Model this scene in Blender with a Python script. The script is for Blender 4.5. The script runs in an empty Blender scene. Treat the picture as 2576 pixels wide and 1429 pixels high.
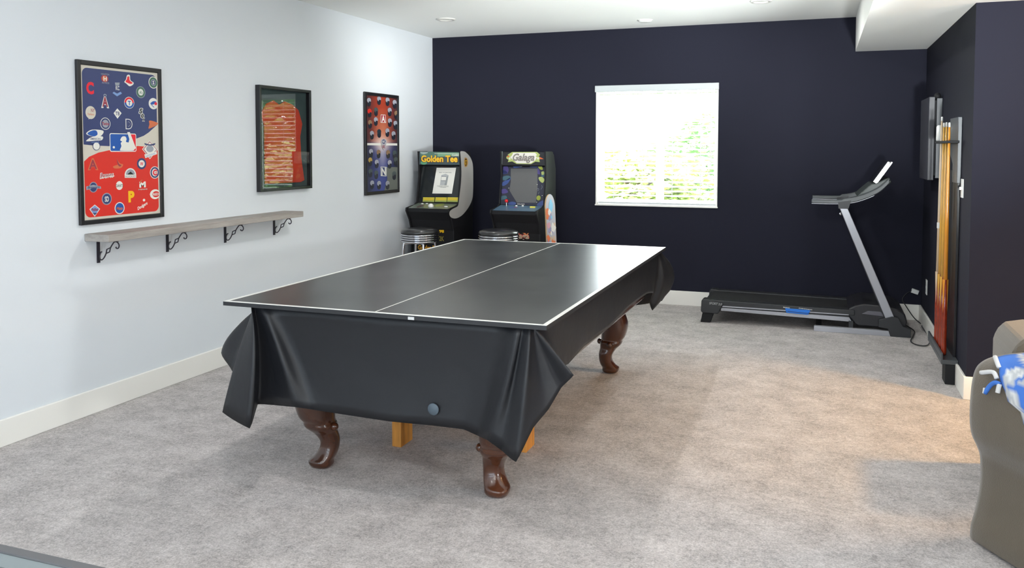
import bpy, bmesh, math, random
from mathutils import Vector, Matrix
random.seed(7)
S = bpy.context.scene
C = bpy.context.collection

# ------------------------------------------------------------------ camera
CX, CH, YAW, PITCH, F, PY = 3.9201, 1.5298, 0.3534, 0.0495, 2108.6, 476.5
fwd = Vector((-math.sin(YAW)*math.cos(PITCH), math.cos(YAW)*math.cos(PITCH), -math.sin(PITCH)))
rgt = Vector((math.cos(YAW), math.sin(YAW), 0))
dwn = fwd.cross(rgt)
CAM = Vector((CX, 0, CH))
cd = bpy.data.cameras.new('camera'); cam = bpy.data.objects.new('camera', cd); C.objects.link(cam)
m = Matrix((rgt, -dwn, -fwd)).transposed().to_4x4(); m.translation = CAM
cam.matrix_world = m
cd.sensor_fit = 'HORIZONTAL'; cd.sensor_width = 36; cd.lens = 36*F/2576
cd.shift_y = -(714.5-PY)/2576
cd.clip_start = 0.02
S.camera = cam

# ------------------------------------------------------------------ world, exposure
S.view_settings.view_transform = 'Standard'; S.view_settings.look = 'None'
S.view_settings.gamma = 1; S.view_settings.use_curve_mapping = False
S.view_settings.exposure = 0.30
w = bpy.data.worlds.new('overcast_sky'); S.world = w; w.use_nodes = True
bg = w.node_tree.nodes['Background']
bg.inputs[0].default_value = (0.86, 0.94, 1.0, 1); bg.inputs[1].default_value = 18.0

def lamp(name, kind, loc, power, col=(1,1,1), aim=None, **k):
    d = bpy.data.lights.new(name, kind); o = bpy.data.objects.new(name, d); C.objects.link(o)
    o.location = loc; d.energy = power; d.color = col
    if aim is not None:
        o.rotation_euler = (Vector(aim)-Vector(loc)).to_track_quat('-Z', 'Y').to_euler()
    for a, b in k.items(): setattr(d, a, b)
    return o
# sun on the garden side of the house (lights the shrubs behind the blinds)
lamp('sun', 'SUN', (0, 0, 9), 26.0, (1, .97, .9), aim=(1.2, 6, 0), angle=0.02)
# added cool fill panel behind the camera, standing in for daylight
lamp('rear_fill', 'AREA', (1.9, -2.9, 1.35), 125, (.74, .88, 1.0), aim=(2.4, 5, 1.25), shape='RECTANGLE', size=4.6, size_y=2.3)
# the two far ceiling cans; the other downlights are unseen, added as fill
for (x, y, e) in ((1.6, .3, 9), (3.4, .3, 10), (1.9, 2.6, 9), (2.1, 4.8, 19), (.697, 7.006, 5), (3.449, 7.01, 11)):
    lamp('can_and_fill_light', 'AREA', (x, y, 2.685), e, (1, .985, .96), aim=(x, y, 0), shape='DISK', size=.1)
# warm lamp in the sitting area round the corner
lamp('sitting_area_lamp', 'SPOT', (6.2, 4.92, 2.33), 175, (1, .50, .03), aim=(4.3, 4.95, 0), spot_size=.95, spot_blend=.7, shadow_soft_size=.10)
# unseen fill added behind the camera, washing the ceiling
lamp('ceiling_fill', 'AREA', (3.4, -.6, 1.4), 60, (.95, .99, 1.0), aim=(3.3, -.1, 2.7), shape='DISK', size=.4)
lamp('ceiling_fill', 'AREA', (6.4, 1.6, 1.2), 70, (.95, .99, 1.0), aim=(5.2, 3.0, 2.39), shape='DISK', size=.4)  # second added fill, out of view, brightening the near soffit
lamp('far_ceiling_fill', 'SPOT', (5.05, 3.9, 1.05), 1050, (.95, 1.0, 1.0), aim=(2.0, 7.0, 2.72), spot_size=.85, spot_blend=1, shadow_soft_size=.15)  # light added out of view to lift the far ceiling
lamp('soffit_fill', 'SPOT', (4.7, .1, .9), 1700, (.95, 1.0, 1.0), aim=(4.3, 6.4, 2.6), spot_size=.55, spot_blend=1, shadow_soft_size=.15)  # light added beside the camera for soffit and right-hand ceiling
lamp('sitting_area_glow', 'POINT', (6.3, 4.7, 1.9), 38, (1, .58, .24), shadow_soft_size=.12)
# the camera's own flash
lamp('camera_flash', 'AREA', (CX-.05, .0, CH+.07), 14, (1, 1, 1), aim=(2.4, 6, 1.1), shape='RECTANGLE', size=.05, size_y=.03)
# sky portal for the back window
p = lamp('window_sky_portal', 'AREA', (2.4, 8.36, 1.55), 1, aim=(2.4, 0, 1.55), shape='RECTANGLE', size=1.2, size_y=1.2)
p.data.cycles.is_portal = True

# ------------------------------------------------------------------ helpers
def ray(px, py): return (fwd + rgt*((px-1288)/F) + dwn*((py-PY)/F))
def at(px, py, ax, val):
    q = ray(px, py); t = (val-CAM[ax])/q[ax]; return CAM+q*t
def on_plane(px, py, o, n):
    q = ray(px, py); t = (o-CAM).dot(n)/q.dot(n); return CAM+q*t
def lin(c):
    return tuple(((v/255)/12.92 if v/255 <= .04045 else ((v/255+.055)/1.055)**2.4) for v in c)
MATS = {}; KEEP = []
def mat(name, c, rough=.5, metal=0, spec=.5, bump=0, bscale=100, vary=0, vscale=8, c2=None, coat=0, sheen=0, stretch=None):
    if name in MATS: return MATS[name]
    M = bpy.data.materials.new(name); M.use_nodes = True; N = M.node_tree.nodes; L = M.node_tree.links
    b = N['Principled BSDF']; l = lin(c)
    b.inputs['Base Color'].default_value = (*l, 1); b.inputs['Roughness'].default_value = rough
    b.inputs['Metallic'].default_value = metal; b.inputs['Specular IOR Level'].default_value = spec
    b.inputs['Coat Weight'].default_value = coat; b.inputs['Coat Roughness'].default_value = .08
    b.inputs['Sheen Weight'].default_value = sheen
    if bump or vary or c2:
        tc = N.new('ShaderNodeTexCoord'); mp = N.new('ShaderNodeMapping'); L.new(tc.outputs['Object'], mp.inputs[0])
        if stretch: mp.inputs['Scale'].default_value = stretch
    if vary or c2:
        nz = N.new('ShaderNodeTexNoise'); nz.inputs['Scale'].default_value = vscale; nz.inputs['Detail'].default_value = 6
        nz.inputs['Roughness'].default_value = .65
        L.new(mp.outputs[0], nz.inputs[0]); rp = N.new('ShaderNodeValToRGB'); L.new(nz.outputs[0], rp.inputs[0])
        a = l if not c2 else lin(c2)
        rp.color_ramp.elements[0].position = .3; rp.color_ramp.elements[1].position = .7
        rp.color_ramp.elements[0].color = (*[max(0, v*(1-vary)) for v in a], 1)
        rp.color_ramp.elements[1].color = (*[min(1, v*(1+vary)) for v in l], 1)
        L.new(rp.outputs[0], b.inputs['Base Color'])
    if bump:
        n2 = N.new('ShaderNodeTexNoise'); n2.inputs['Scale'].default_value = bscale; n2.inputs['Detail'].default_value = 4
        L.new(mp.outputs[0], n2.inputs[0]); bp = N.new('ShaderNodeBump'); bp.inputs['Strength'].default_value = bump
        bp.inputs['Distance'].default_value = .01; L.new(n2.outputs[0], bp.inputs['Height']); L.new(bp.outputs[0], b.inputs['Normal'])
    MATS[name] = M; return M
def vmat(name, rough=.4):
    if name in MATS: return MATS[name]
    M = bpy.data.materials.new(name); M.use_nodes = True; N = M.node_tree.nodes
    a = N.new('ShaderNodeAttribute'); a.attribute_name = 'ink'
    M.node_tree.links.new(a.outputs['Color'], N['Principled BSDF'].inputs['Base Color'])
    N['Principled BSDF'].inputs['Roughness'].default_value = rough
    MATS[name] = M; return M
def glassmat(name, ior=1.5, tint=(1, 1, 1)):
    M = bpy.data.materials.new(name); M.use_nodes = True; N = M.node_tree.nodes; L = M.node_tree.links; N.clear()
    o = N.new('ShaderNodeOutputMaterial'); mx = N.new('ShaderNodeMixShader'); f = N.new('ShaderNodeFresnel'); f.inputs[0].default_value = ior
    t = N.new('ShaderNodeBsdfTransparent'); t.inputs[0].default_value = (*tint, 1); g = N.new('ShaderNodeBsdfGlossy'); g.inputs['Roughness'].default_value = .01
    L.new(f.outputs[0], mx.inputs[0]); L.new(t.outputs[0], mx.inputs[1]); L.new(g.outputs[0], mx.inputs[2]); L.new(mx.outputs[0], o.inputs[0])
    return M

def link(name, bm, mats, root=None, smooth=False, bevel=0, solid=0, sub=0, label=None):
    me = bpy.data.meshes.new(name); (bmesh.ops.recalc_face_normals(bm, faces=bm.faces)) if not any(k is bm for k in KEEP) else None
    bm.to_mesh(me); bm.free()
    for x in (mats if isinstance(mats, (list, tuple)) else [mats]): me.materials.append(x)
    o = bpy.data.objects.new(name, me); C.objects.link(o)
    if smooth:
        for f in me.polygons: f.use_smooth = True
    if solid: s = o.modifiers.new('solid', 'SOLIDIFY'); s.thickness = solid; s.offset = 0
    if bevel:
        s = o.modifiers.new('bevel', 'BEVEL'); s.width = bevel; s.segments = 2; s.limit_method = 'ANGLE'
    if sub: s = o.modifiers.new('sub', 'SUBSURF'); s.levels = sub; s.render_levels = sub
    if root is not None:
        o.parent = root
        pl = Vector(root.get('_w', root.location)) if root.type == 'EMPTY' else Vector((0, 0, 0))
        o.matrix_parent_inverse = Matrix.Translation(pl).inverted()
    if label: o['label'] = label
    return o
def thing(name, label, cat, loc=(0, 0, 0), group=None):
    o = bpy.data.objects.new(name, None); C.objects.link(o); o.location = loc; o.empty_display_size = .1
    o['label'] = label; o['category'] = cat
    if group: o['group'] = group
    return o
def tag(o, label, cat, group=None):
    o['label'] = label; o['category'] = cat
    if group: o['group'] = group
    return o
def struct(o): o['kind'] = 'structure'; return o
def copy_tree(r, loc, label=None):
    n = r.copy(); C.objects.link(n); n.location = loc
    if label: n['label'] = label
    for ch in list(r.children):
        c = ch.copy(); C.objects.link(c); c.parent = n; c.matrix_parent_inverse = ch.matrix_parent_inverse.copy()
        for g in ch.children:
            d = g.copy(); C.objects.link(d); d.parent = c; d.matrix_parent_inverse = g.matrix_parent_inverse.copy()
    return n
B = bmesh.new
def box(bm, x0, y0, z0, x1, y1, z1, mi=0, rot=None, piv=None):
    vs = [bm.verts.new((x, y, z)) for x in (x0, x1) for y in (y0, y1) for z in (z0, z1)]
    if rot is not None:
        p = Vector(piv) if piv else Vector(((x0+x1)/2, (y0+y1)/2, (z0+z1)/2))
        for v in vs: v.co = rot @ (v.co-p) + p
    for f in ((0, 1, 3, 2), (4, 6, 7, 5), (0, 4, 5, 1), (2, 3, 7, 6), (0, 2, 6, 4), (1, 5, 7, 3)):
        bm.faces.new([vs[i] for i in f]).material_index = mi
    return bm
def prism(bm, pts, d, mi=0):
    """pts: 3D polygon, extruded by vector d"""
    a = [bm.verts.new(p) for p in pts]; b = [bm.verts.new(Vector(p)+Vector(d)) for p in pts]
    n = len(a); bm.faces.new(a).material_index = mi; bm.faces.new(b[::-1]).material_index = mi
    for i in range(n): bm.faces.new((a[i], b[i], b[(i+1) % n], a[(i+1) % n])).material_index = mi
    return bm
def catmull(P, n, closed=False, ten=0):
    out = []; N = len(P); R = range(N if closed else N-1)
    for i in R:
        g = (lambda k: P[k % N]) if closed else (lambda k: P[max(0, min(N-1, k))])
        p0, p1, p2, p3 = g(i-1), g(i), g(i+1), g(i+2)
        for j in range(n):
            t = j/n
            out.append(.5*((2*p1)+(p2-p0)*t+(2*p0-5*p1+4*p2-p3)*t*t+(3*p1-p0-3*p2+p3)*t**3))
            if ten: out[-1] = out[-1].lerp(p1.lerp(p2, t), ten)
    if not closed: out.append(P[-1].copy())
    return out
def tube(bm, pts, r, seg=10, mi=0, smoothn=0, flat=None):
    pts = [Vector(p) for p in pts]
    if smoothn: pts = catmull(pts, smoothn)
    rings = []; prev = None
    for i, p in enumerate(pts):
        t = (pts[min(i+1, len(pts)-1)]-pts[max(i-1, 0)]).normalized()
        a = prev if prev is not None else (Vector((0, 0, 1)) if abs(t.z) < .9 else Vector((1, 0, 0)))
        u = (a-t*a.dot(t)).normalized(); prev = u; v = t.cross(u)
        rr = r[i*(len(r)-1)//max(1, len(pts)-1)] if isinstance(r, (list, tuple)) else r
        rings.append([bm.verts.new(p+u*math.cos(k*2*math.pi/seg)*rr+v*math.sin(k*2*math.pi/seg)*rr) for k in range(seg)])
    for a, b in zip(rings, rings[1:]):
        for k in range(seg): bm.faces.new((a[k], a[(k+1) % seg], b[(k+1) % seg], b[k])).material_index = mi
    bm.faces.new(rings[0][::-1]).material_index = mi; bm.faces.new(rings[-1]).material_index = mi
    return bm
def lathe(bm, c, prof, seg=32, mi=0, axis=2):
    rings = []
    for r, z in prof:
        ring = []
        for k in range(seg):
            a = k*2*math.pi/seg; q = [math.cos(a)*r, math.sin(a)*r, z]
            if axis == 0: q = [q[2], q[0], q[1]]
            if axis == 1: q = [q[0], q[2], q[1]]
            ring.append(bm.verts.new(Vector(c)+Vector(q)))
        rings.append(ring)
    for a, b in zip(rings, rings[1:]):
        for k in range(seg): bm.faces.new((a[k], a[(k+1) % seg], b[(k+1) % seg], b[k])).material_index = mi
    if prof[0][0] > 1e-5: bm.faces.new(rings[0][::-1]).material_index = mi
    if prof[-1][0] > 1e-5: bm.faces.new(rings[-1]).material_index = mi
    bmesh.ops.remove_doubles(bm, verts=bm.verts, dist=1e-6)
    return bm
TXT = {}
def textgeo(s, bold=0, shear=0):
    k = (s, bold, shear)
    if k not in TXT:
        cu = bpy.data.curves.new('t', 'FONT'); cu.body = s; cu.offset = bold; cu.shear = shear; cu.resolution_u = 3
        ob = bpy.data.objects.new('t', cu); C.objects.link(ob); dg = bpy.context.evaluated_depsgraph_get()
        me = bpy.data.meshes.new_from_object(ob.evaluated_get(dg))
        V = [(v.co.x, v.co.y) for v in me.vertices]; Fc = [list(p.vertices) for p in me.polygons]
        bpy.data.objects.remove(ob); bpy.data.curves.remove(cu); bpy.data.meshes.remove(me)
        xs = [v[0] for v in V]; ys = [v[1] for v in V]
        TXT[k] = (V, Fc, min(xs), max(xs), min(ys), max(ys))
    return TXT[k]
def ink(name, c, rough=.38, emit=0): return mat('print_'+name, c, rough)
class Print:
    """flat printed artwork on the plane through o with axes u (right) and v (up)"""
    def __init__(s, o, u, v, zx=1, zo=(0, 0), step=.0003):
        s.o = Vector(o); s.u = Vector(u).normalized(); s.v = Vector(v).normalized(); s.n = s.u.cross(s.v)
        s.bm = B(); KEEP.append(s.bm); s.mats = []; s.zx = zx; s.zo = zo; s.lay = 0; s.step = step
    def L(s, x, y):                      # picture position -> position on the artwork
        q = on_plane(s.zo[0]+x/s.zx, s.zo[1]+y/s.zx, s.o, s.n)-s.o
        return (q.dot(s.u), q.dot(s.v))
    def W(s, a, b, lay): return s.o+s.u*a+s.v*b+s.n*(s.step*lay)
    def mi(s, m):
        if m not in s.mats: s.mats.append(m)
        return s.mats.index(m)
    def raw(s, pts, m, lay=None):
        if lay is None: s.lay += 1; lay = s.lay
        f = s.bm.faces.new([s.bm.verts.new(s.W(a, b, lay)) for a, b in pts]); f.material_index = s.mi(m)
        if f.normal.dot(s.n) < 0: f.normal_flip()
    def poly(s, pts, m, lay=None): s.raw([s.L(*p) for p in pts], m, lay)
    def smooth(s, pts, m, lay=None, n=5):
        P = [Vector(s.L(*p)) for p in pts]; s.raw([tuple(q) for q in catmull(P, n, True)], m, lay)
    def disc(s, x, y, rx, ry, m, lay=None, n=28, a0=0, a1=360):
        c = s.L(x, y); rx = abs(s.L(x+rx, y)[0]-c[0]); ry = abs(s.L(x, y-ry)[1]-c[1])
        k = [(c[0]+rx*math.cos(math.radians(a0+(a1-a0)*i/n)), c[1]+ry*math.sin(math.radians(a0+(a1-a0)*i/n))) for i in range(n+(a1-a0 < 360))]
        s.raw(k, m, lay)
    def line(s, pts, wd, m, lay=None):
        P = [Vector(s.L(*p)) for p in pts]
        if lay is None: s.lay += 1; lay = s.lay
        for a, b in zip(P, P[1:]):
            d = (b-a).normalized(); q = Vector((-d.y, d.x))*wd/2
            s.raw([tuple(a-q), tuple(b-q), tuple(b+q), tuple(a+q)], m, lay)
    def text(s, t, x, y, wd, ht, m, bold=.01, shear=0, rot=0, lay=None, fit=True):
        V, Fc, x0, x1, y0, y1 = textgeo(t, bold, shear)
        c = s.L(x, y); W_ = abs(s.L(x+wd/2, y)[0]-s.L(x-wd/2, y)[0]); H_ = abs(s.L(x, y-ht/2)[1]-s.L(x, y+ht/2)[1])
        if lay is None: s.lay += 1; lay = s.lay
        cr, sr = math.cos(math.radians(rot)), math.sin(math.radians(rot)); vs = []
        for vx, vy in V:
            a = ((vx-x0)/(x1-x0)-.5)*W_; b = ((vy-y0)/(y1-y0)-.5)*H_
            vs.append(s.bm.verts.new(s.W(c[0]+a*cr-b*sr, c[1]+a*sr+b*cr, lay)))
        for f in Fc:
            try: ff = s.bm.faces.new([vs[i] for i in f])
            except ValueError: continue
            ff.material_index = s.mi(m)
            ff.normal_update()
            if ff.normal.dot(s.n) < 0: ff.normal_flip()
    def build(s, name, root, label=None):
        return link(name, s.bm, s.mats, root, label=label)

# ------------------------------------------------------------------ materials
M_light = mat('pale_grey_wall_paint', (216, 221, 226), .85, bump=.05, bscale=220)
M_ceil = mat('white_ceiling_paint', (240, 241, 238), .9, bump=.06, bscale=180)
M_navy = mat('navy_wall_paint', (27, 28, 41), .8, spec=.22, bump=.05, bscale=220)
M_trim = mat('white_trim_paint', (236, 234, 228), .45)
M_black = mat('black_laminate', (22, 22, 25), .6, spec=.3)
M_frame = mat('black_frame', (28, 27, 30), .35)
M_chrome = mat('chrome', (215, 215, 220), .12, metal=1)
M_silver = mat('silver_paint', (165, 166, 172), .38, metal=.35)
M_plast = mat('charcoal_plastic', (38, 39, 42), .45)
M_white = mat('white_plastic', (225, 225, 222), .4)

# ------------------------------------------------------------------ room
D, W, H, SZ, SX, YO = 8.17, 4.77, 2.70, 2.393, 4.19, 5.687
BH = .1405
XR, YR = 9.0, -3.2
carpet = bpy.data.materials.new('grey_carpet'); carpet.use_nodes = True
N = carpet.node_tree.nodes; L = carpet.node_tree.links; b = N['Principled BSDF']; b.inputs['Roughness'].default_value = .95; b.inputs['Specular IOR Level'].default_value = .15
tc = N.new('ShaderNodeTexCoord')
def noise(sc, det=4, rgh=.6):
    n = N.new('ShaderNodeTexNoise'); n.inputs['Scale'].default_value = sc; n.inputs['Detail'].default_value = det; n.inputs['Roughness'].default_value = rgh
    L.new(tc.outputs['Object'], n.inputs[0]); return n
n1 = noise(120, 4, .8); n2 = noise(5.5, 5, .7); n3 = noise(42, 3)
def math_(op, a, b_):
    n = N.new('ShaderNodeMath'); n.operation = op
    for i, v in enumerate((a, b_)):
        if isinstance(v, (int, float)): n.inputs[i].default_value = v
        else: L.new(v, n.inputs[i])
    return n.outputs[0]
mix = math_('ADD', math_('ADD', math_('MULTIPLY', n1.outputs[0], .55), math_('MULTIPLY', n2.outputs[0], .3)), math_('MULTIPLY', n3.outputs[0], .25))
rp = N.new('ShaderNodeValToRGB'); L.new(mix, rp.inputs[0]); rp.color_ramp.elements[0].position = .44; rp.color_ramp.elements[1].position = .66
rp.color_ramp.elements[0].color = (*lin((148, 143, 141)), 1); rp.color_ramp.elements[1].color = (*lin((216, 210, 208)), 1)
L.new(rp.outputs[0], b.inputs['Base Color'])
bp = N.new('ShaderNodeBump'); bp.inputs['Strength'].default_value = .8; bp.inputs['Distance'].default_value = .012
L.new(mix, bp.inputs['Height']); L.new(bp.outputs[0], b.inputs['Normal'])

struct(link('floor', box(B(), -.1, YR, -.1, XR, D+.25, 0), carpet))
bm = B(); box(bm, -.1, YR, H, SX, D+.25, H+.1); box(bm, SX, YR, SZ, XR, D+.25, H+.1)
ceil = struct(link('ceiling', bm, M_ceil))
struct(link('wall_left', box(B(), -.12, YR, 0, 0, D+.25, H), M_light))
wx0, wx1, wz0, wz1 = 1.80, 2.995, .955, 2.143
bm = B()
box(bm, 0, D, 0, wx0, D+.25, H); box(bm, wx1, D, 0, W+.2, D+.25, H); box(bm, wx0, D, 0, wx1, D+.25, wz0); box(bm, wx0, D, wz1, wx1, D+.25, H)
struct(link('wall_back', bm, M_navy))
struct(link('wall_right', box(B(), W, YO, 0, W+.2, D, SZ), M_navy))
struct(link('wall_return', box(B(), W+.2, YO, 0, XR, YO+.2, SZ), M_navy))
struct(link('wall_far_right', box(B(), XR, YR, 0, XR+.1, YO, H), M_light))
struct(link('wall_front', box(B(), -.1, YR-.1, 0, XR, YR, H), M_light))
def skirt(name, *a): struct(link(name, box(B(), *a), M_trim, bevel=.004))
skirt('baseboard_left', 0, YR, 0, .016, D, BH)
skirt('baseboard_back', .016, D-.016, 0, W-.016, D, BH)
skirt('baseboard_right', W-.016, YO, 0, W, D, BH)
skirt('baseboard_return', W-.016, YO-.016, 0, XR, YO, BH)

# window
bm = B()
f = .045; y0, y1 = D+.11, D+.19
box(bm, wx0, y0, wz0, wx0+f, y1, wz1); box(bm, wx1-f, y0, wz0, wx1, y1, wz1); box(bm, wx0+f, y0, wz0, wx1-f, y1, wz0+f); box(bm, wx0+f, y0, wz1-f, wx1-f, y1, wz1)
box(bm, 2.385, y0, wz0+f, 2.455, y1-.01, wz1-f)
win = struct(link('window_1', bm, M_trim, bevel=.004))
bm = B(); t = .012
box(bm, wx0, D+.001, wz0, wx0+t, y0, wz1); box(bm, wx1-t, D+.001, wz0, wx1, y0, wz1); box(bm, wx0, D+.001, wz1-t, wx1, y0, wz1); box(bm, wx0-.004, D-.012, wz0, wx1+.004, y0, wz0+t)
link('window_jamb', bm, M_trim, win)
bm = B(); bm.faces.new([bm.verts.new(v) for v in ((wx0+f, D+.15, wz0+f), (wx1-f, D+.15, wz0+f), (wx1-f, D+.15, wz1-f), (wx0+f, D+.15, wz1-f))]); KEEP.append(bm)
link('window_pane', bm, glassmat('window_glass'), win)

# blind
bl = thing('window_blind', 'white horizontal slatted blind lowered in the window on the navy wall', 'blind', (2.4, D+.03, 2.1))
M_blind = mat('white_blind_slat', (238, 240, 238), .5)
link('valance', box(B(), wx0-.008, D-.02, 2.083, wx1+.004, D+.012, wz1+.004), mat('blind_valance', (182, 187, 188), .5), bl, bevel=.004)
bm = B()
zs = 2.06
while zs > 1.01:
    box(bm, wx0+.02, D+.020, zs-.0013, wx1-.02, D+.070, zs+.0013, rot=Matrix.Rotation(math.radians(13), 3, 'X'))
    zs -= .0455
link('slats', bm, M_blind, bl)
link('bottom_rail', box(B(), wx0+.02, D+.022, .975, wx1-.02, D+.066, .992), mat('blind_rail', (200, 203, 205), .5), bl, bevel=.003)
bm = B()
for x in (1.98, 2.265, 2.56, 2.83): box(bm, x-.004, D+.018, .985, x+.004, D+.0195, 2.085)
link('ladder_tape', bm, M_blind, bl)
link('tilt_wand', tube(B(), [(2.93, D+.012, 2.08), (2.93, D+.010, 1.35)], .004, 8), M_blind, bl)

# ------------------------------------------------------------------ outside
gr = link('ground_outside', box(B(), -6, D+.3, .5, 12, 30, .6), mat('lawn', (110, 140, 60), .9, vary=.3, vscale=3)); struct(gr)
leafA = mat('sunlit_leaf', (120, 156, 96), .5, vary=.35, vscale=2.5)
leafB = mat('yellow_green_leaf', (160, 172, 100), .5, vary=.3, vscale=2.5)
bark = mat('bark', (90, 70, 55), .9)
def shrub(name, label, c, rx, ry, rz, n, lm, trunk):
    t = thing(name, label, 'tree' if trunk else 'shrub', (c[0], c[1], .6))
    bm = B()
    lo_, hi_ = (.05, .10) if n < 8000 else (.08, .15)
    for i in range(n):
        while True:
            q = Vector((random.uniform(-1, 1), random.uniform(-1, 1), random.uniform(-1, 1)))
            if q.length < 1 and q.length > .35: break
        q = Vector((q.x*rx, q.y*ry, q.z*rz))*(1+.18*math.sin(7*q.x)*math.cos(5*q.z)); p = Vector(c)+q
        if p.z < .62: continue
        s = random.uniform(lo_, hi_); R = Matrix.Rotation(random.uniform(0, 6.3), 3, 'Z') @ Matrix.Rotation(random.uniform(-1.2, 1.2), 3, 'X')
        vs = [bm.verts.new(p+R @ Vector(k)*s) for k in ((-1, 0, 0), (0, -.5, .1), (1, 0, 0), (0, .5, .1))]; bm.faces.new(vs)
    KEEP.append(bm)
    link('foliage', bm, lm, t)
    bm = B()
    for k in range(4):
        tube(bm, [(c[0], c[1], .55), (c[0]+random.uniform(-.2, .2)*rx, c[1], c[2]*.6+.2), (c[0]+random.uniform(-.6, .6)*rx, c[1]+random.uniform(-.3, .3), c[2]+rz*.4)], [.05, .03, .01], 6)
    link('trunk', bm, bark, t)
shrub('garden_shrub', 'low yellow green shrub seen low through the left part of the blind', (1.2, 12.5, .95), 1.3, .8, .55, 3500, leafB, False)
shrub('garden_tree', 'taller leafy green tree seen through the right part of the blind', (2.6, 15.6, 1.25), 1.9, 1.1, 1.0, 6000, leafA, True)
shrub('garden_tree', 'tall leafy tree outside, mirrored in the glass of the jersey case', (7.6, 13.6, 2.3), 2.6, 1.2, 2.2, 14000, leafA, True)
shrub('garden_shrub', 'dense green shrub outside at the right edge of the window', (4.3, 12.0, .9), 1.3, 1.0, .75, 4000, leafA, False)

# ------------------------------------------------------------------ ceiling fixtures
M_lens = mat('milky_lens', (238, 238, 232), .35)
can = thing('recessed_light', 'round recessed ceiling light near the pale left wall', 'ceiling light', (.697, 7.006, H), 'recessed ceiling lights')
link('trim_ring', lathe(B(), (.697, 7.006, H), [(.055, -.001), (.058, -.010), (.078, -.012), (.088, -.004), (.088, 0)], 36), mat('can_trim', (214, 212, 206), .4), can, smooth=True)
link('lens', lathe(B(), (.697, 7.006, H), [(0.0001, -.004), (.056, -.003)], 36), M_lens, can)
copy_tree(can, (3.449, 7.01, H), 'round recessed ceiling light at the top edge, near the dropped soffit')
sm = thing('smoke_detector', 'small flat white round fixture on the ceiling above the window', 'smoke detector', (2.385, 7.685, H))
link('housing', lathe(B(), (2.385, 7.685, H), [(0.0001, -.022), (.045, -.022), (.062, -.012), (.064, 0)], 32), M_white, sm, smooth=True)
link('base_plate', lathe(B(), (2.385, 7.685, H), [(.064, -.004), (.070, -.004), (.070, 0), (.064, 0)], 32), M_lens, sm)

# ------------------------------------------------------------------ poster frames on the left wall
def frame_mesh(y0, y1, z0, z1, d, fw):
    bm = B()
    box(bm, .002, y0, z0, d, y0+fw, z1); box(bm, .002, y1-fw, z0, d, y1, z1)
    box(bm, .002, y0+fw, z0, d, y1-fw, z0+fw); box(bm, .002, y0+fw, z1-fw, d, y1-fw, z1)
    return bm
white, cream, navyi, redi = ink('white', (228, 226, 218)), ink('cream', (206, 200, 186)), ink('navy', (52, 62, 108)), ink('red', (214, 44, 34))
blue, yel, org, grn = ink('blue', (30, 84, 165)), ink('yellow', (240, 190, 20)), ink('orange', (206, 110, 70)), ink('green', (70, 110, 90))
blk, gry, ltb, mar = ink('black', (26, 26, 30)), ink('grey', (150, 155, 165)), ink('light_blue', (120, 150, 200)), ink('maroon', (150, 52, 70))
red2, teal = ink('bright_red', (226, 30, 50)), ink('teal', (70, 130, 140))

p1 = thing('framed_poster', 'large framed poster, navy above and red below, covered in baseball team logos', 'poster', (0, 3.89, 1.09))
link('frame', frame_mesh(3.569, 4.207, 1.093, 2.024, .022, .026), M_frame, p1, bevel=.003)
link('backing', box(B(), .002, 3.595, 1.119, .011, 4.181, 1.998), M_black, p1)
P = Print((.012, 3.888, 1.558), (0, 1, 0), (0, 0, 1), 6.496, (180, 140)); Z1 = (6.496, (180, 140)); Z2 = (5.956, (180, 340))
def use(z): P.zx, P.zo = z
hy, hz = .2925, .4385
P.raw([(-hy, -hz), (hy, -hz), (hy, hz), (-hy, hz)], cream)
def rrect(y0, y1, z0, z1, r):
    k = []
    for cy, cz, a in ((y1-r, z1-r, 0), (y0+r, z1-r, 90), (y0+r, z0+r, 180), (y1-r, z0+r, 270)):
        for i in range(7): k.append((cy+r*math.cos(math.radians(a+15*i)), cz+r*math.sin(math.radians(a+15*i))))
    return k
iy, iz = hy-.012, hz-.014
def clampp(pts): return [(max(-iy, min(iy, a)), max(-iz, min(iz, b_))) for a, b_ in pts]
# navy field (upper) and red field (lower) with a curved cream band between
use(Z2); lo = [P.L(150, 140), P.L(330, 155), P.L(560, 165), P.L(780, 120), P.L(970, 52), P.L(1080, 10)]
use(Z1); lo += [P.L(1260, 1255), P.L(1448, 1135)]
lo[0] = (-iy, lo[0][1]); lo[-1] = (iy, lo[-1][1])
top = [q for q in rrect(-iy, iy, -iz, iz, .035)][:14]
P.raw(lo+top, navyi)
use(Z2); hi = [P.L(150, 395), P.L(260, 325), P.L(400, 262), P.L(580, 222), P.L(780, 180), P.L(1000, 163), P.L(1180, 180), P.L(1345, 228)]
hi[0] = (-iy, hi[0][1]); hi[-1] = (iy, hi[-1][1])
bot = rrect(-iy, iy, -iz, iz, .035)[14:]
P.raw(bot+hi[::-1], redi)
base = P.lay
use(Z1)
def D1(*a): P.lay = base; return a
P.lay = base; P.text('C', 300, 530, 125, 205, red2, .05)
P.lay = base; P.disc(540, 375, 62, 62, mar); P.disc(540, 375, 45, 45, org); P.text('H', 545, 378, 55, 75, white, .03)
P.text('HOUSTON', 545, 305, 130, 30, gry, .01); P.text('ASTROS', 550, 445, 120, 28, gry, .01)
P.lay = base; P.poly([(705, 440), (785, 440), (775, 490), (715, 490)], gry); P.poly([(690, 590), (740, 620), (800, 590), (820, 620), (740, 665), (665, 610)], ltb); P.text('KC', 748, 530, 60, 70, white, .02)
P.lay = base; P.smooth([(905, 320), (950, 320), (960, 400), (1010, 440), (1000, 475), (945, 500), (890, 455), (860, 430), (885, 390)], white, n=4)
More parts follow.
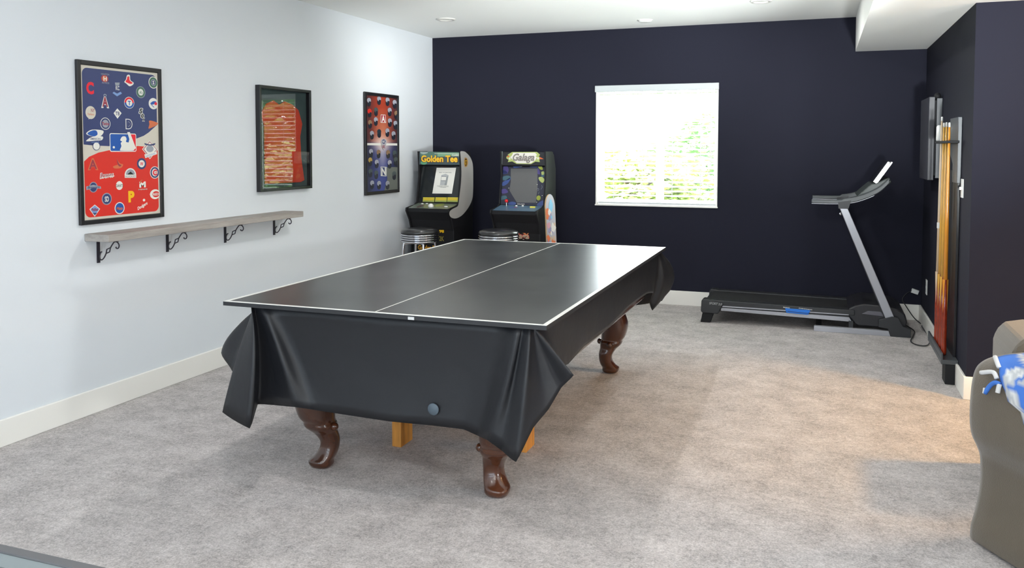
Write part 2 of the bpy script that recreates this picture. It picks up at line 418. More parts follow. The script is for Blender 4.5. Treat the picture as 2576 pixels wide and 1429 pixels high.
P.smooth([(910, 345), (940, 345), (948, 405), (995, 445), (960, 462), (900, 440), (880, 420), (900, 385)], red2, n=4)
P.lay = base; P.disc(1333, 440, 76, 98, white); P.disc(1333, 440, 66, 86, grn); P.disc(1333, 440, 42, 54, gry); P.disc(1333, 440, 32, 42, navyi); P.text('S', 1333, 440, 30, 60, white, .03)
P.lay = base; P.disc(1128, 598, 76, 96, gry); P.disc(1128, 598, 68, 86, grn); P.disc(1128, 598, 42, 54, white); P.text("A's", 1130, 600, 50, 50, grn, .02)
P.lay = base; P.text('A', 545, 755, 130, 205, white, .06); P.text('A', 545, 755, 95, 165, mar, .04); P.disc(543, 648, 26, 22, gry); P.disc(543, 652, 16, 12, navyi)
P.lay = base; P.disc(940, 770, 82, 96, white); P.disc(940, 770, 76, 88, red2, a0=0, a1=180); P.disc(940, 770, 76, 88, blue, a0=180, a1=360, lay=P.lay); P.disc(940, 770, 50, 58, white); P.text('T', 940, 775, 50, 72, blue, .03)
P.lay = base; P.disc(1335, 785, 76, 92, white); P.smooth([(1285, 780), (1330, 745), (1380, 750), (1350, 790), (1310, 800)], blue); P.disc(1372, 785, 22, 26, red2); P.line([(1300, 800), (1345, 845)], .004, blue)
P.lay = base; P.disc(310, 930, 84, 106, cream); P.text('NY', 345, 895, 60, 60, mar, .01); P.text('Yankees', 312, 955, 110, 40, org, .0, .3)
P.poly([(290, 1035), (270, 1040), (282, 1010)], cream)
P.lay = base; P.poly([(745, 862), (815, 940), (748, 1030), (685, 940)], white); P.text('TB', 748, 945, 70, 60, navyi, .02)
for i, (ch, xx, yy) in enumerate((('S', 1130, 905), ('o', 1155, 985), ('x', 1175, 1045))):
    P.lay = base; P.text(ch, xx, yy, 80-14*i, 105-22*i, white, .08, .2); P.text(ch, xx, yy, 58-10*i, 85-20*i, blk, .03, .2)
P.lay = base; P.disc(550, 1112, 82, 100, white); P.disc(550, 1112, 74, 90, navyi); P.disc(550, 1112, 52, 64, gry); P.text('Twins', 552, 1112, 120, 50, mar, .03, .2)
P.lay = base; P.text('D', 937, 1118, 112, 170, white, .08); P.text('D', 937, 1118, 90, 145, navyi, .05)
P.lay = base; P.smooth([(1265, 1065), (1330, 1070), (1410, 1105), (1380, 1140), (1300, 1180), (1255, 1190), (1270, 1120)], org, n=4)
# american league emblem
P.lay = base; P.smooth([(235, 1275), (330, 1210), (510, 1225), (500, 1290), (430, 1330), (330, 1320)], white, n=4); P.smooth([(255, 1275), (330, 1225), (400, 1225), (420, 1290), (350, 1320)], blue, n=4)
P.smooth([(235, 1390), (330, 1330), (500, 1320), (490, 1380), (380, 1390), (270, 1400)], white, n=4); P.text('AMERICAN', 385, 1360, 170, 32, navyi, .01)
use(Z2); P.disc(368, 165, 56, 64, navyi); P.disc(368, 165, 48, 56, white); P.text('LEAGUE', 350, 105, 110, 20, ltb)
# silhouetted batter emblem
P.lay = base; r0 = P.L(572, 250); use(Z1); r1 = P.L(1052, 1275)
P.raw(rrect(r0[0], r1[0], r0[1], r1[1], .012), white)
q = .005; P.raw(rrect(r0[0]+q, r1[0]-q, r0[1]+q, r1[1]-q, .009), blue)
use(Z2); P.raw([P.L(858, 0), (r1[0]-q, r1[1]-q-.002), (r1[0]-q, r0[1]+q+.003), P.L(955, 195)]
      if False else [(P.L(845, -30)[0], r1[1]-q), (r1[0]-q-.004, r1[1]-q), (r1[0]-q, r1[1]-q-.006), (r1[0]-q, r0[1]+q+.006), (r1[0]-q-.004, r0[1]+q), P.L(905, 232)], red2)
P.poly([(830, -45), (870, -45), (960, 195), (935, 215), (905, 225), (850, 110), (862, 60)], white)
P.smooth([(725, 75), (752, 25), (800, 20), (820, 60), (812, 100), (870, 118), (915, 165), (935, 215), (900, 232), (740, 232), (722, 215), (742, 165), (732, 120), (752, 95)], white, n=4)
P.disc(628, 182, 17, 18, white)
# national league emblem
P.lay = base; P.poly([(1168, 78), (1290, 215), (1172, 360), (1055, 210)], white); P.poly([(1168, 92), (1278, 215), (1172, 345), (1068, 210)], mar); P.poly([(1168, 104), (1268, 215), (1172, 330), (1080, 210)], white)
P.smooth([(1090, 120), (1168, 140), (1250, 120), (1225, 155), (1110, 150)], navyi, n=3); P.disc(1170, 205, 55, 50, gry); P.poly([(1085, 290), (1270, 245), (1275, 285), (1100, 345)], white); P.text('NATIONAL', 1180, 295, 150, 26, ltb, rot=14)
P.lay = base; P.text('A', 318, 435, 160, 180, org, .05); P.text('A', 318, 440, 120, 140, mar, .02)
P.lay = base; P.smooth([(670, 345), (720, 420), (770, 440), (740, 490), (650, 500), (620, 470), (690, 440), (700, 410)], org, n=4); P.smooth([(675, 360), (710, 430), (745, 450), (720, 470), (690, 440)], mar, n=3)
P.lay = base; P.disc(1048, 428, 70, 84, navyi); P.disc(1048, 428, 46, 54, white); P.text('W', 1048, 430, 52, 56, red2, .02)
P.lay = base; P.disc(1245, 560, 72, 92, white); P.disc(1245, 560, 64, 82, navyi); P.disc(1245, 560, 44, 58, white); P.text('C', 1246, 560, 66, 92, red2, .05); P.text('UBS', 1262, 560, 36, 24, red2)
P.lay = base; P.text('Braves', 525, 600, 215, 92, white, .05, .25, 4); P.text('Braves', 525, 600, 195, 74, mar, .01, .25, 4); P.line([(440, 640), (640, 610)], .004, white)
P.lay = base; P.disc(880, 600, 86, 105, white, a0=0, a1=180); P.poly([(794, 598), (966, 598), (966, 640), (794, 640)], white); P.disc(880, 590, 66, 78, gry, a0=0, a1=180); P.poly([(830, 590), (880, 545), (930, 590)], blk); P.text('ROCKIES', 880, 618, 150, 26, gry)
P.lay = base; P.disc(325, 780, 62, 80, gry); P.disc(325, 780, 52, 68, navyi); P.poly([(215, 770), (325, 745), (435, 770), (440, 805), (325, 790), (220, 825)], gry); P.text('Brewers', 327, 780, 180, 36, navyi, .02, .2)
P.lay = base; P.disc(715, 755, 52, 66, white); P.text('GIANTS', 715, 757, 112, 42, blk, .01)
P.lay = base; P.text('M', 1062, 740, 96, 88, white, .06); P.poly([(1010, 740), (1030, 680), (1060, 665), (1040, 710)], org); P.text('MIAMI', 1066, 812, 130, 20, cream, .02)
P.lay = base; P.disc(1250, 885, 76, 74, white); P.disc(1262, 885, 52, 46, redi); P.poly([(1165, 885), (1200, 860), (1200, 910)], white); P.text('REDS', 1268, 885, 100, 38, white, .03)
P.lay = base; P.disc(525, 955, 74, 90, gry); P.disc(525, 955, 62, 76, navyi); P.text('SD', 525, 958, 62, 82, white, .03)
P.lay = base; P.text('P', 895, 920, 92, 172, yel, .06)
P.lay = base; P.text('Dodgers', 1062, 1065, 165, 62, white, .03, .3, 22); P.disc(1083, 973, 18, 20, white)
P.lay = base; P.poly([(345, 1040), (425, 1105), (345, 1222), (265, 1110)], white); P.poly([(345, 1052), (412, 1108), (345, 1205), (278, 1112)], ltb); P.text('Phillies', 345, 1115, 100, 46, mar, .03, .2); P.poly([(310, 1165), (380, 1165), (345, 1200)], navyi)
P.lay = base; P.disc(718, 1093, 74, 90, white); P.disc(718, 1093, 62, 76, blue); P.text('Mets', 718, 1098, 96, 48, org, .03, .2)
P.build('poster_print', p1)

# football poster
p2 = thing('framed_poster', 'narrow framed poster of football helmets, red above and blue below, beside the arcade games', 'poster', (0, 7.04, 1.09))
Y0, Y1, Z0, Z1_ = 6.712, 7.365, 1.094, 2.041
link('frame', frame_mesh(Y0, Y1, Z0, Z1_, .022, .03), M_frame, p2, bevel=.003)
bm = B(); cl = bm.loops.layers.float_color.new('ink')
def art(u, v):
    # printed colours of the poster: u 0..1 left to right, v 0..1 top to bottom
    cx_ = math.exp(-((u-.5)/.33)**2); dark = Vector((.022, .022, .03))
    if v < .5:
        c = dark.lerp(Vector((.42, .05, .02)), cx_*.9); g = math.exp(-((u-.5)/.2)**2)*min(1, max(0, (v-.12)/.4)); c = c.lerp(Vector((.72, .3, .16)), g*.8)
    else:
        c = dark.lerp(Vector((.03, .05, .25)), cx_); g = math.exp(-((u-.5)/.12)**2)*max(0, 1-(v-.5)/.33); c = c.lerp(Vector((.5, .5, .6)), g*.8)
    s_ = math.exp(-((v-.5)/.07)**2); c = c.lerp(Vector((.75, .6, .55)), s_*math.exp(-((u-.5)/.22)**2))
    return c
nu, nv = 22, 36; g_ = [[bm.verts.new((.013, Y0+.02+(Y1-Y0-.04)*i/nu, Z1_-.02-(Z1_-Z0-.04)*j/nv)) for i in range(nu+1)] for j in range(nv+1)]
for j in range(nv):
    for i in range(nu):
        f = bm.faces.new((g_[j][i], g_[j+1][i], g_[j+1][i+1], g_[j][i+1]))
        for lp, (a, b_) in zip(f.loops, ((i, j), (i, j+1), (i+1, j+1), (i+1, j))): lp[cl] = (*art(a/nu, b_/nv), 1)
link('poster_sheet', bm, vmat('football_poster_ink', .3), p2)
P = Print((.014, 7.04, 1.56), (0, 1, 0), (0, 0, 1), 4.764, (620, 200))
P.poly([(1447, 762), (1825, 766), (1825, 792), (1447, 788)], white)
hel = [(1468, 250, 'w'), (1588, 232, 'w'), (1690, 245, 'w'), (1775, 275, 'w'), (1475, 380, 'r'), (1552, 365, 'g'), (1716, 368, 'w'), (1795, 405, 'o'), (1480, 515, 'o'), (1550, 482, 'w'), (1718, 495, 'w'), (1785, 525, 'w'), (1590, 625, 'k'), (1688, 615, 'w'), (1503, 645, 'w'), (1762, 650, 'w'),
       (1492, 862, 'w'), (1583, 872, 'o'), (1697, 875, 'o'), (1775, 880, 'g'), (1483, 965, 'y'), (1560, 990, 'w'), (1715, 995, 'w'), (1790, 960, 'g'), (1485, 1100, 'g'), (1555, 1120, 'g'), (1505, 1240, 'w'), (1588, 1245, 'w'), (1690, 1245, 'w'), (1770, 1130, 'g')]
hc = {'w': ink('helmet_white', (158, 160, 172)), 'r': redi, 'g': ink('helmet_green', (70, 82, 84)), 'o': ink('helmet_tan', (140, 110, 84)), 'k': ink('helmet_dark', (40, 50, 60)), 'y': ink('helmet_gold', (170, 140, 70))}
sh = ink('helmet_shell_dark', (34, 38, 50))
for x, y, k in hel:
    P.lay = 2; P.disc(x, y+38, 22, 36, sh); P.disc(x, y, 24, 30, hc[k]); P.disc(x+9, y+24, 13, 13, sh)
P.lay = 4; P.poly([(1655, 1060), (1700, 1050), (1825, 1050), (1820, 1330), (1650, 1335), (1690, 1180)], ink('reflection_grey', (105, 110, 104)), lay=1)  # grey patch paints a reflection over the poster's lower right
P.poly([(1608, 420), (1664, 422), (1672, 520), (1606, 518)], white); P.poly([(1612, 426), (1660, 428), (1666, 514), (1612, 512)], ink('brick_red', (170, 50, 60))); P.text('A', 1638, 470, 42, 80, white, .04)
P.poly([(1604, 1045), (1678, 1048), (1674, 1160), (1606, 1156)], white); P.poly([(1610, 1052), (1672, 1055), (1668, 1152), (1612, 1148)], navyi); P.text('N', 1641, 1102, 52, 90, white, .04)
P.smooth([(1610, 730), (1642, 710), (1675, 732), (1665, 800), (1642, 842), (1618, 800)], ink('shield_grey', (180, 178, 182)), n=4); P.disc(1642, 745, 22, 26, navyi); P.text('NFL', 1642, 745, 36, 28, white, .02); P.text('NFL', 1642, 805, 34, 40, mar, .02)
P.build('poster_print', p2)

# shadow box with red jersey
sb = thing('jersey_shadow_box', 'black deep framed glass case with a red jersey, reflecting the window blinds', 'display case', (0, 5.49, 1.2))
y0, y1, z0, z1 = 5.16, 5.825, 1.203, 1.994
link('frame', frame_mesh(y0, y1, z0, z1, .042, .022), M_frame, sb, bevel=.002)
link('backing', box(B(), .002, y0+.02, z0+.02, .006, y1-.02, z1-.02), mat('case_backing', (62, 84, 84), .8, vary=.15), sb)
jer = mat('red_jersey', (206, 74, 46), .8, bump=.3, bscale=200)
def wallpt(px, py): q = at(px, py, 0, .02); return (q.y, q.z)
out = [(5.24, 1.26), (5.24, 1.70), (5.20, 1.78), (5.27, 1.86), (5.36, 1.89), (5.43, 1.86), (5.50, 1.89), (5.60, 1.87), (5.68, 1.83), (5.73, 1.72), (5.70, 1.62), (5.71, 1.45), (5.75, 1.27), (5.70, 1.255)]
link('jersey', prism(B(), [(.008, a, b_) for a, b_ in out], (.012, 0, 0)), jer, sb, bevel=.005)
bm = B(); bm.faces.new([bm.verts.new((.034, a, b_)) for a, b_ in ((y0+.02, z0+.02), (y1-.02, z0+.02), (y1-.02, z1-.02), (y0+.02, z1-.02))]); KEEP.append(bm)
link('glass_pane', bm, glassmat('case_glass', 1.55), sb)

# shelf and brackets
sh_ = link('wall_shelf', box(B(), .001, 3.608, 1.0, .177, 5.497, 1.042), mat('weathered_grey_wood', (158, 152, 146), .75, bump=.25, bscale=30, vary=.22, vscale=5, stretch=(3, .6, 8)), bevel=.003)
tag(sh_, 'long weathered grey wooden plank shelf mounted on the pale left wall', 'shelf')
M_iron = mat('wrought_iron', (38, 34, 44), .5)
def bracket(y):
    t = thing('shelf_bracket', 'x', 'bracket', (0, y, 1.0), 'wrought iron brackets under the plank shelf')
    bm = B(); box(bm, .001, y-.010, .865, .007, y+.010, 1.0); box(bm, .001, y-.010, .994, .15, y+.010, .9995); link('mounting_bar', bm, M_iron, t)
    def sc(pts, r=.0035): return [(x, y, z) for x, z in pts]
    bm = B()
    tube(bm, sc([(.030, .930), (.020, .925), (.012, .905), (.018, .885), (.034, .886), (.050, .902), (.062, .922)]), .0038, 8, smoothn=4)
    tube(bm, sc([(.096, .957), (.112, .978), (.128, .992), (.148, .990), (.160, .974), (.154, .957), (.140, .955), (.136, .964)]), .0038, 8, smoothn=4)
    tube(bm, sc([(.062, .922), (.068, .946), (.096, .957)]), .0034, 8); tube(bm, sc([(.062, .922), (.088, .932), (.096, .957)]), .0034, 8)
    link('scroll', bm, M_iron, t, smooth=True)
    return t
b0 = bracket(3.70)
b0['label'] = 'black scroll bracket under the shelf end below the baseball poster'
copy_tree(b0, (0, 4.246, 1.0), 'second black scroll bracket from the near end of the plank shelf')
copy_tree(b0, (0, 4.80, 1.0), 'third black scroll bracket from the near end of the plank shelf')
copy_tree(b0, (0, 5.362, 1.0), 'black scroll bracket under the shelf end nearest the arcade games')

# ------------------------------------------------------------------ pool table
M_wood = mat('dark_cherry_wood', (80, 42, 22), .25, vary=.12, vscale=5, coat=.6, stretch=(1, 1, .3), c2=(56, 30, 18))
pt = thing('pool_table', 'pool table with dark carved curved wooden legs, hidden under a black cover', 'pool table', (2.15, 4.46, 0))
link('table_frame', box(B(), 1.60, 3.24, .50, 2.80, 5.68, .70), M_wood, pt, bevel=.01)
link('playing_bed', box(B(), 1.56, 3.18, .70, 2.84, 5.72, .812), M_wood, pt, bevel=.01)
prof = [(0, .0, .044), (0, .015, .055), (.002, .035, .056), (-.016, .055, .052), (-.033, .085, .047), (-.038, .115, .046), (-.032, .14, .050), (-.016, .168, .057), (-.008, .180, .064), (.003, .197, .074), (.008, .212, .078), (.013, .226, .075), (.024, .25, .084), (.034, .30, .091), (.036, .34, .092), (.028, .38, .088), (.012, .42, .083), (.0, .496, .080)]
for (lx, ly, dx, dy) in ((1.691, 3.407, -1, -1), (2.60, 3.388, 1, -1), (2.591, 5.54, 1, 1), (1.70, 5.54, -1, 1)):
    u = Vector((dx, dy, 0)).normalized(); v = Vector((-u.y, u.x, 0)); bm = B(); rings = []
    PP = catmull([Vector(q) for q in prof], 3)
    for q in PP:
        s_, z, r = q; c = Vector((lx, ly, max(z, 0)))+u*s_
        ring = []
        for k in range(20):
            a = k*2*math.pi/20; ca, sa = math.cos(a), math.sin(a)
            rr = r*(1+.05*math.cos(4*a)); ex = 1.12 if (z < .04 and ca > 0) else 1
            ring.append(bm.verts.new(c+u*ca*rr*ex+v*sa*rr*1.05))
        rings.append(ring)
    for a, b_ in zip(rings, rings[1:]):
        for k in range(20): bm.faces.new((a[k], a[(k+1) % 20], b_[(k+1) % 20], b_[k]))
    bm.faces.new(rings[0][::-1]); bm.faces.new(rings[-1])
    leg = link('leg', bm, M_wood, pt, smooth=True, sub=1)
    c = Vector((lx, ly, .205))-u*.045
    for sgn in (-1, 1):
        cc = c+v*sgn*.062; bm = B(); bmesh.ops.create_uvsphere(bm, u_segments=12, v_segments=8, radius=.020, matrix=Matrix.Translation(cc))
        sc = link('carved_scroll', bm, M_wood, None, smooth=True); sc.parent = leg
M_pine = mat('orange_pine_post', (206, 140, 60), .5, vary=.3, vscale=6, stretch=(6, 6, .6))
for i, (x, y, lab) in enumerate(((1.905, 3.80, 'orange pine support post seen between the front legs of the table'), (2.53, 3.95, 'orange pine support post half hidden behind the near right table leg'))):
    bm = B(); box(bm, x-.026, y-.045, 0, x+.026, y+.085, .498)
    o = link('support_post', bm, M_pine, None, bevel=.003); tag(o, lab, 'post', 'pine posts under the table')

# black cover
def px(x, y, Y): return at(x, y, 1, Y)
V3 = Vector
cols = [ # top, mid, hem
 (V3((1.53, 5.3, .815)), V3((1.52, 5.3, .6)), V3((1.51, 5.3, .40))),
 (V3((1.53, 4.6, .815)), V3((1.52, 4.6, .6)), V3((1.51, 4.6, .40))),
 (V3((1.53, 3.9, .815)), V3((1.53, 3.9, .6)), V3((1.53, 3.9, .41))),
 (V3((1.53, 3.45, .815)), V3((1.54, 3.45, .62)), V3((1.54, 3.45, .46))),
 (V3((1.525, 3.22, .815)), px(588, 831, 3.22), px(557, 888, 3.22)),
 (V3((1.53, 3.17, .815)), px(612, 850, 3.18), px(586, 936, 3.17)),
 (V3((1.53, 3.12, .815)), px(603, 880, 3.10), px(560, 1037, 3.05)),
 (px(632, 776, 3.09), px(640, 900, 3.04), px(628, 1078, 3.0)),
 (px(640, 776, 3.12), px(652, 900, 3.14), px(648, 1017, 3.15)),
 (px(648, 777, 3.11), px(676, 880, 3.14), px(690, 1019, 3.15)),
 (px(662, 778, 3.10), px(710, 905, 3.09), px(743, 1024, 3.10)),
 (px(700, 784, 3.12), px(745, 905, 3.145), px(790, 1031, 3.13)),
 (px(820, 790, 3.12), px(850, 905, 3.14), px(880, 1045, 3.13)),
 (px(960, 795, 3.12), px(965, 930, 3.14), px(980, 1060, 3.125)),
 (px(1100, 803, 3.12), px(1090, 935, 3.14), px(1085, 1070, 3.13)),
 (px(1200, 812, 3.12), px(1185, 940, 3.14), px(1166, 1080, 3.13)),
 (px(1262, 818, 3.12), px(1235, 950, 3.13), px(1200, 1095, 3.12)),
 (px(1300, 820, 3.09), px(1275, 960, 3.07), px(1226, 1107, 3.06)),
 (px(1316, 821, 3.10), px(1292, 960, 3.09), px(1262, 1133, 3.05)),
 (px(1332, 822, 3.08), px(1320, 985, 3.04), px(1298, 1162, 3.0)),
 (px(1337, 822, 3.10), px(1337, 960, 3.08), px(1341, 1076, 3.07)),
 (px(1341, 822, 3.12), px(1358, 940, 3.13), px(1380, 1029, 3.14)),
 (px(1343, 822, 3.12), px(1377, 910, 3.16), px(1412, 975, 3.19)),
 (px(1347, 822, 3.13), px(1396, 885, 3.15), px(1443, 944, 3.17)),
 (V3((2.875, 3.20, .815)), V3((2.885, 3.28, .71)), V3((2.89, 3.36, .60))),
 (V3((2.88, 3.45, .815)), V3((2.88, 3.5, .68)), V3((2.88, 3.54, .571))),
 (V3((2.88, 3.8, .815)), V3((2.885, 3.8, .70)), V3((2.88, 3.8, .592))),
 (V3((2.88, 4.3, .815)), V3((2.88, 4.3, .70)), V3((2.885, 4.3, .583))),
 (V3((2.88, 4.8, .815)), V3((2.885, 4.8, .70)), V3((2.88, 4.8, .603))),
 (V3((2.88, 5.3, .815)), V3((2.88, 5.3, .70)), V3((2.885, 5.3, .597))),
 (V3((2.88, 5.52, .815)), V3((2.88, 5.52, .68)), V3((2.88, 5.55, .56))),
 (V3((2.88, 5.66, .815)), px(1652, 700, 5.70), px(1634, 762, 5.70)),
 (V3((2.88, 5.70, .815)), px(1668, 705, 5.72), px(1641, 781, 5.72)),
 (V3((2.88, 5.74, .815)), px(1684, 690, 5.80), px(1685, 731, 5.83)),
 (V3((2.88, 5.76, .815)), px(1690, 670, 5.84), px(1695, 708, 5.88)),
 (V3((2.82, 5.77, .815)), V3((2.86, 5.84, .62)), V3((2.88, 5.88, .45))),
 (V3((2.7, 5.77, .815)), V3((2.70, 5.79, .6)), V3((2.70, 5.80, .42))),
 (V3((2.2, 5.77, .815)), V3((2.2, 5.785, .6)), V3((2.2, 5.80, .40))),
 (V3((1.7, 5.77, .815)), V3((1.7, 5.79, .6)), V3((1.7, 5.80, .41))),
 (V3((1.58, 5.77, .815)), V3((1.56, 5.85, .58)), V3((1.54, 5.9, .36))),
 (V3((1.53, 5.76, .815)), V3((1.47, 5.86, .56)), V3((1.42, 5.93, .32))),
 (V3((1.53, 5.70, .815)), V3((1.46, 5.70, .58)), V3((1.42, 5.68, .38))),
]
SUBC = 5
T = catmull([c[0] for c in cols], SUBC, True); Mi = catmull([c[1] for c in cols], SUBC, True, .5); Hm = catmull([c[2] for c in cols], SUBC, True, .8)
T = [V3((q.x, q.y, .815)) for q in T]
bm = B(); NR = 12; rings = []
for a, m_, h in zip(T, Mi, Hm):
    row = []
    for j in range(NR+1):
        t = j/NR; # quadratic through a, m, h
        row.append(bm.verts.new(a*((1-t)*(1-2*t))+m_*(4*t*(1-t))+h*(t*(2*t-1))))
    rings.append(row)
n = len(rings)
for i in range(n):
    for j in range(NR): bm.faces.new((rings[i][j], rings[i][j+1], rings[(i+1) % n][j+1], rings[(i+1) % n][j]))
bm.faces.new([r[0] for r in rings])
M_vinyl = mat('black_vinyl', (25, 26, 30), .5, spec=.4, bump=.3, bscale=9)
cv = link('table_cover', bm, M_vinyl, None, smooth=True, solid=.003)
tag(cv, 'black vinyl cover draped over the pool table with folded hanging corners', 'table cover')
M_mark = mat('grey_round_mark', (72, 84, 94), .6)  # pale grey disc on the front of the cover
q = at(1091, 1029, 1, 3.128)
bm = B(); lathe(bm, (q.x, 3.122, q.z), [(.0001, -.002), (.024, -.001), (.026, .002)], 24, axis=1)
o = link('round_mark', bm, M_mark, cv, smooth=True, label='pale round mark')

# ping pong top
tt = thing('table_tennis_top', 'dark grey table tennis top with white lines lying on the covered pool table', 'table tennis top', (2.17, 4.43, .82))
ta = .0053; R = Matrix.Rotation(ta, 3, 'Z'); O = V3((1.406, 3.060, 0))
def TP(a, b_, z): q = R @ V3((a, b_, 0))+O; return (q.x, q.y, z)
def tbox(bm, a0, b0, a1, b1, z0, z1):
    prism(bm, [TP(a0, b0, z0), TP(a1, b0, z0), TP(a1, b1, z0), TP(a0, b1, z0)], (0, 0, z1-z0))
bm = B(); tbox(bm, 0, 0, 1.525, 2.74, .822, .840)
M_tt = bpy.data.materials.new('table_tennis_surface'); M_tt.use_nodes = True; N = M_tt.node_tree.nodes; L = M_tt.node_tree.links; b = N['Principled BSDF']
tc = N.new('ShaderNodeTexCoord'); nz = N.new('ShaderNodeTexNoise'); nz.inputs['Scale'].default_value = 4; nz.inputs['Detail'].default_value = 8; L.new(tc.outputs['Object'], nz.inputs[0])
rp = N.new('ShaderNodeValToRGB'); L.new(nz.outputs[0], rp.inputs[0]); rp.color_ramp.elements[0].color = (*lin((32, 34, 35)), 1); rp.color_ramp.elements[1].color = (*lin((56, 58, 58)), 1)
rp.color_ramp.elements[0].position = .3; rp.color_ramp.elements[1].position = .75
L.new(rp.outputs[0], b.inputs['Base Color']); b.inputs['Roughness'].default_value = .33
b.inputs['Specular IOR Level'].default_value = .6
bm.normal_update()
for f in bm.faces:
    if abs(f.normal.z) < .5: f.material_index = 1
link('playing_surface', bm, [M_tt, mat('table_edge', (30, 31, 34), .6)], tt)
M_line = mat('white_line_paint', (214, 214, 210), .4)
bm = B(); zt, ze = .8402, .8410
tbox(bm, 0, 0, .02, 2.74, zt, ze); tbox(bm, 1.505, 0, 1.525, 2.74, zt, ze); tbox(bm, .02, 0, 1.505, .02, zt, ze); tbox(bm, .02, 2.72, 1.505, 2.74, zt, ze)
link('border_line', bm, M_line, tt)
bm = B(); tbox(bm, .760, .02, .766, 2.72, zt, ze); link('centre_line', bm, M_line, tt)
q = at(1034, 802, 1, 3.063)
link('edge_sticker', box(B(), q.x-.014, 3.062, .823, q.x+.014, 3.066, .835), mat('sticker', (190, 190, 190), .5), tt)

# ------------------------------------------------------------------ arcade machines
def arcade(x0, x1, label, t_side):
    t = thing('arcade_machine', label, 'arcade game', ((x0+x1)/2, 7.7, 0), 'arcade machines')
    side = [(7.60, 1.495), (7.612, 1.36), (7.618, 1.25), (7.565, .99), (7.52, .965), (7.335, .945), (7.33, .915), (7.40, .82), (7.44, .72), (7.44, .345), (7.90, .345), (7.92, 1.0), (7.92, 1.32), (7.86, 1.46), (7.80, 1.495)]
    for xa in (x0, x1-.016):
        link('side_panel', prism(B(), [(xa, y, z) for y, z in side], (.016, 0, 0)), M_black, t, bevel=.002)
    xi0, xi1 = x0+.016, x1-.016
    bm = B(); body = [(7.66, 1.49), (7.645, 1.36), (7.66, 1.345), (7.585, .975), (7.352, .938), (7.352, .905), (7.42, .82), (7.46, .72), (7.46, .35), (7.88, .35), (7.88, 1.49)]
    prism(bm, [(xi0, y, z) for y, z in body], (xi1-xi0, 0, 0)); link('cabinet_body', bm, M_black, t)
    link('riser', box(B(), x0+.002, 7.445, 0, x1-.002, 7.88, .343), M_black, t, bevel=.003)
    return t, xi0, xi1
# golf cabinet
t, xa, xb = arcade(.10, .573, 'black golf arcade game with a pale grey side panel, nearest the left wall', None)
mq = box(B(), xa, 7.612, 1.362, xb, 7.65, 1.488)
link('marquee', mq, mat('marquee_golf', (66, 80, 84), .3), t)
P = Print((.33, 7.6115, 1.425), (1, 0, 0), (0, 0, 1), 18.4, (1050, 375))
grnb = ink('fairway_green', (92, 150, 116)); skyg = ink('sky_grey', (150, 165, 160)); dkg = ink('dusk_grey', (74, 84, 84))
P.poly([(130, 130), (720, 130), (1960, 150), (1960, 330), (700, 380), (140, 400)], ink('hill_green', (86, 118, 104)))
P.poly([(120, 120), (500, 130), (460, 200), (280, 250), (150, 200)], skyg)
P.poly([(930, 170), (1950, 180), (1950, 330), (930, 350)], ink('pale_green', (120, 160, 128)))
P.poly([(790, 195), (1950, 205), (1950, 216), (790, 210)], white)
P.disc(300, 630, 150, 95, grnb)
P.text('Golden Tee', 1020, 455, 1740, 340, blk, .05); P.text('Golden Tee', 1015, 450, 1690, 320, ink('amber', (238, 158, 30)), .045); P.text('Golden Tee', 1010, 445, 1670, 300, ink('lemon', (232, 206, 60)), .0)
P.text('CLASSIC', 1770, 285, 330, 90, white, .02)
P.build('marquee_print', t)
# screen
so, sv = V3((.33, 7.66, 1.345)), V3((0, 7.66-7.585, 1.345-.975)).normalized(); sn = V3((1, 0, 0)).cross(sv)
def slab(name, x0, x1, s0, s1, m, root, th=.004, off=0, **k):
    """panel lying on the sloped screen plane; s measured downwards from its top"""
    a = so-sv*s0+sn*off; b_ = so-sv*s1+sn*off
    return link(name, prism(B(), [(x0, a.y, a.z), (x1, a.y, a.z), (x1, b_.y, b_.z), (x0, b_.y, b_.z)], sn*th), m, root, **k)
M_scr = mat('dark_screen_glass', (30, 34, 36), .12, coat=.5)
slab('screen', .126, .547, .0, .325, M_scr, t)
P = Print(so+sn*.0048, (1, 0, 0), sv, 16.81, (1080, 415), step=.0004)
P.poly([(310, 118), (1135, 118), (955, 1215), (125, 1208)], white)
dk = ink('grey_type', (110, 112, 116)); lg = ink('light_type', (176, 178, 178)); md = ink('mid_type', (150, 154, 154))
P.text('BEST OF MASTERS', 680, 322, 520, 34, dk, .02)
P.poly([(510, 430), (690, 370), (820, 440), (735, 860), (450, 860)], lg); P.poly([(740, 500), (805, 450), (735, 860), (640, 860)], md)
P.poly([(520, 500), (720, 500), (700, 650), (500, 650)], white); P.text('ARCADE', 620, 490, 200, 26, dk, .02); P.text('SCORES', 590, 672, 200, 24, dk, .02)
P.text('PLEASE SEE THE RULES', 580, 895, 480, 30, dk, .01); P.text('FOR MORE', 580, 945, 250, 28, dk, .01)
P.build('taped_notice', t, label='white printed paper notice')
P = Print(so+sn*.0048, (1, 0, 0), sv, 24.53, (1055, 485), step=.0004)
yb = ink('lime_yellow', (196, 184, 60)); yb2 = ink('strip_olive', (150, 160, 84))
for a0, a1, word in ((215, 930, 'GOLF'), (975, 1690, 'SHOOT'), (1720, 2390, 'STATS')):
    P.lay = 0; P.poly([(a0+20, 275), (a1+10, 285), (a1-15, 575), (a0-15, 560)], yb); P.poly([(a0, 470), (a1-5, 480), (a1-15, 575), (a0-15, 560)], yb2); P.text(word, (a0+a1)/2, 400, 520, 130, ink('gold_type', (222, 178, 40)), .03)
P.build('instruction_strip', t)
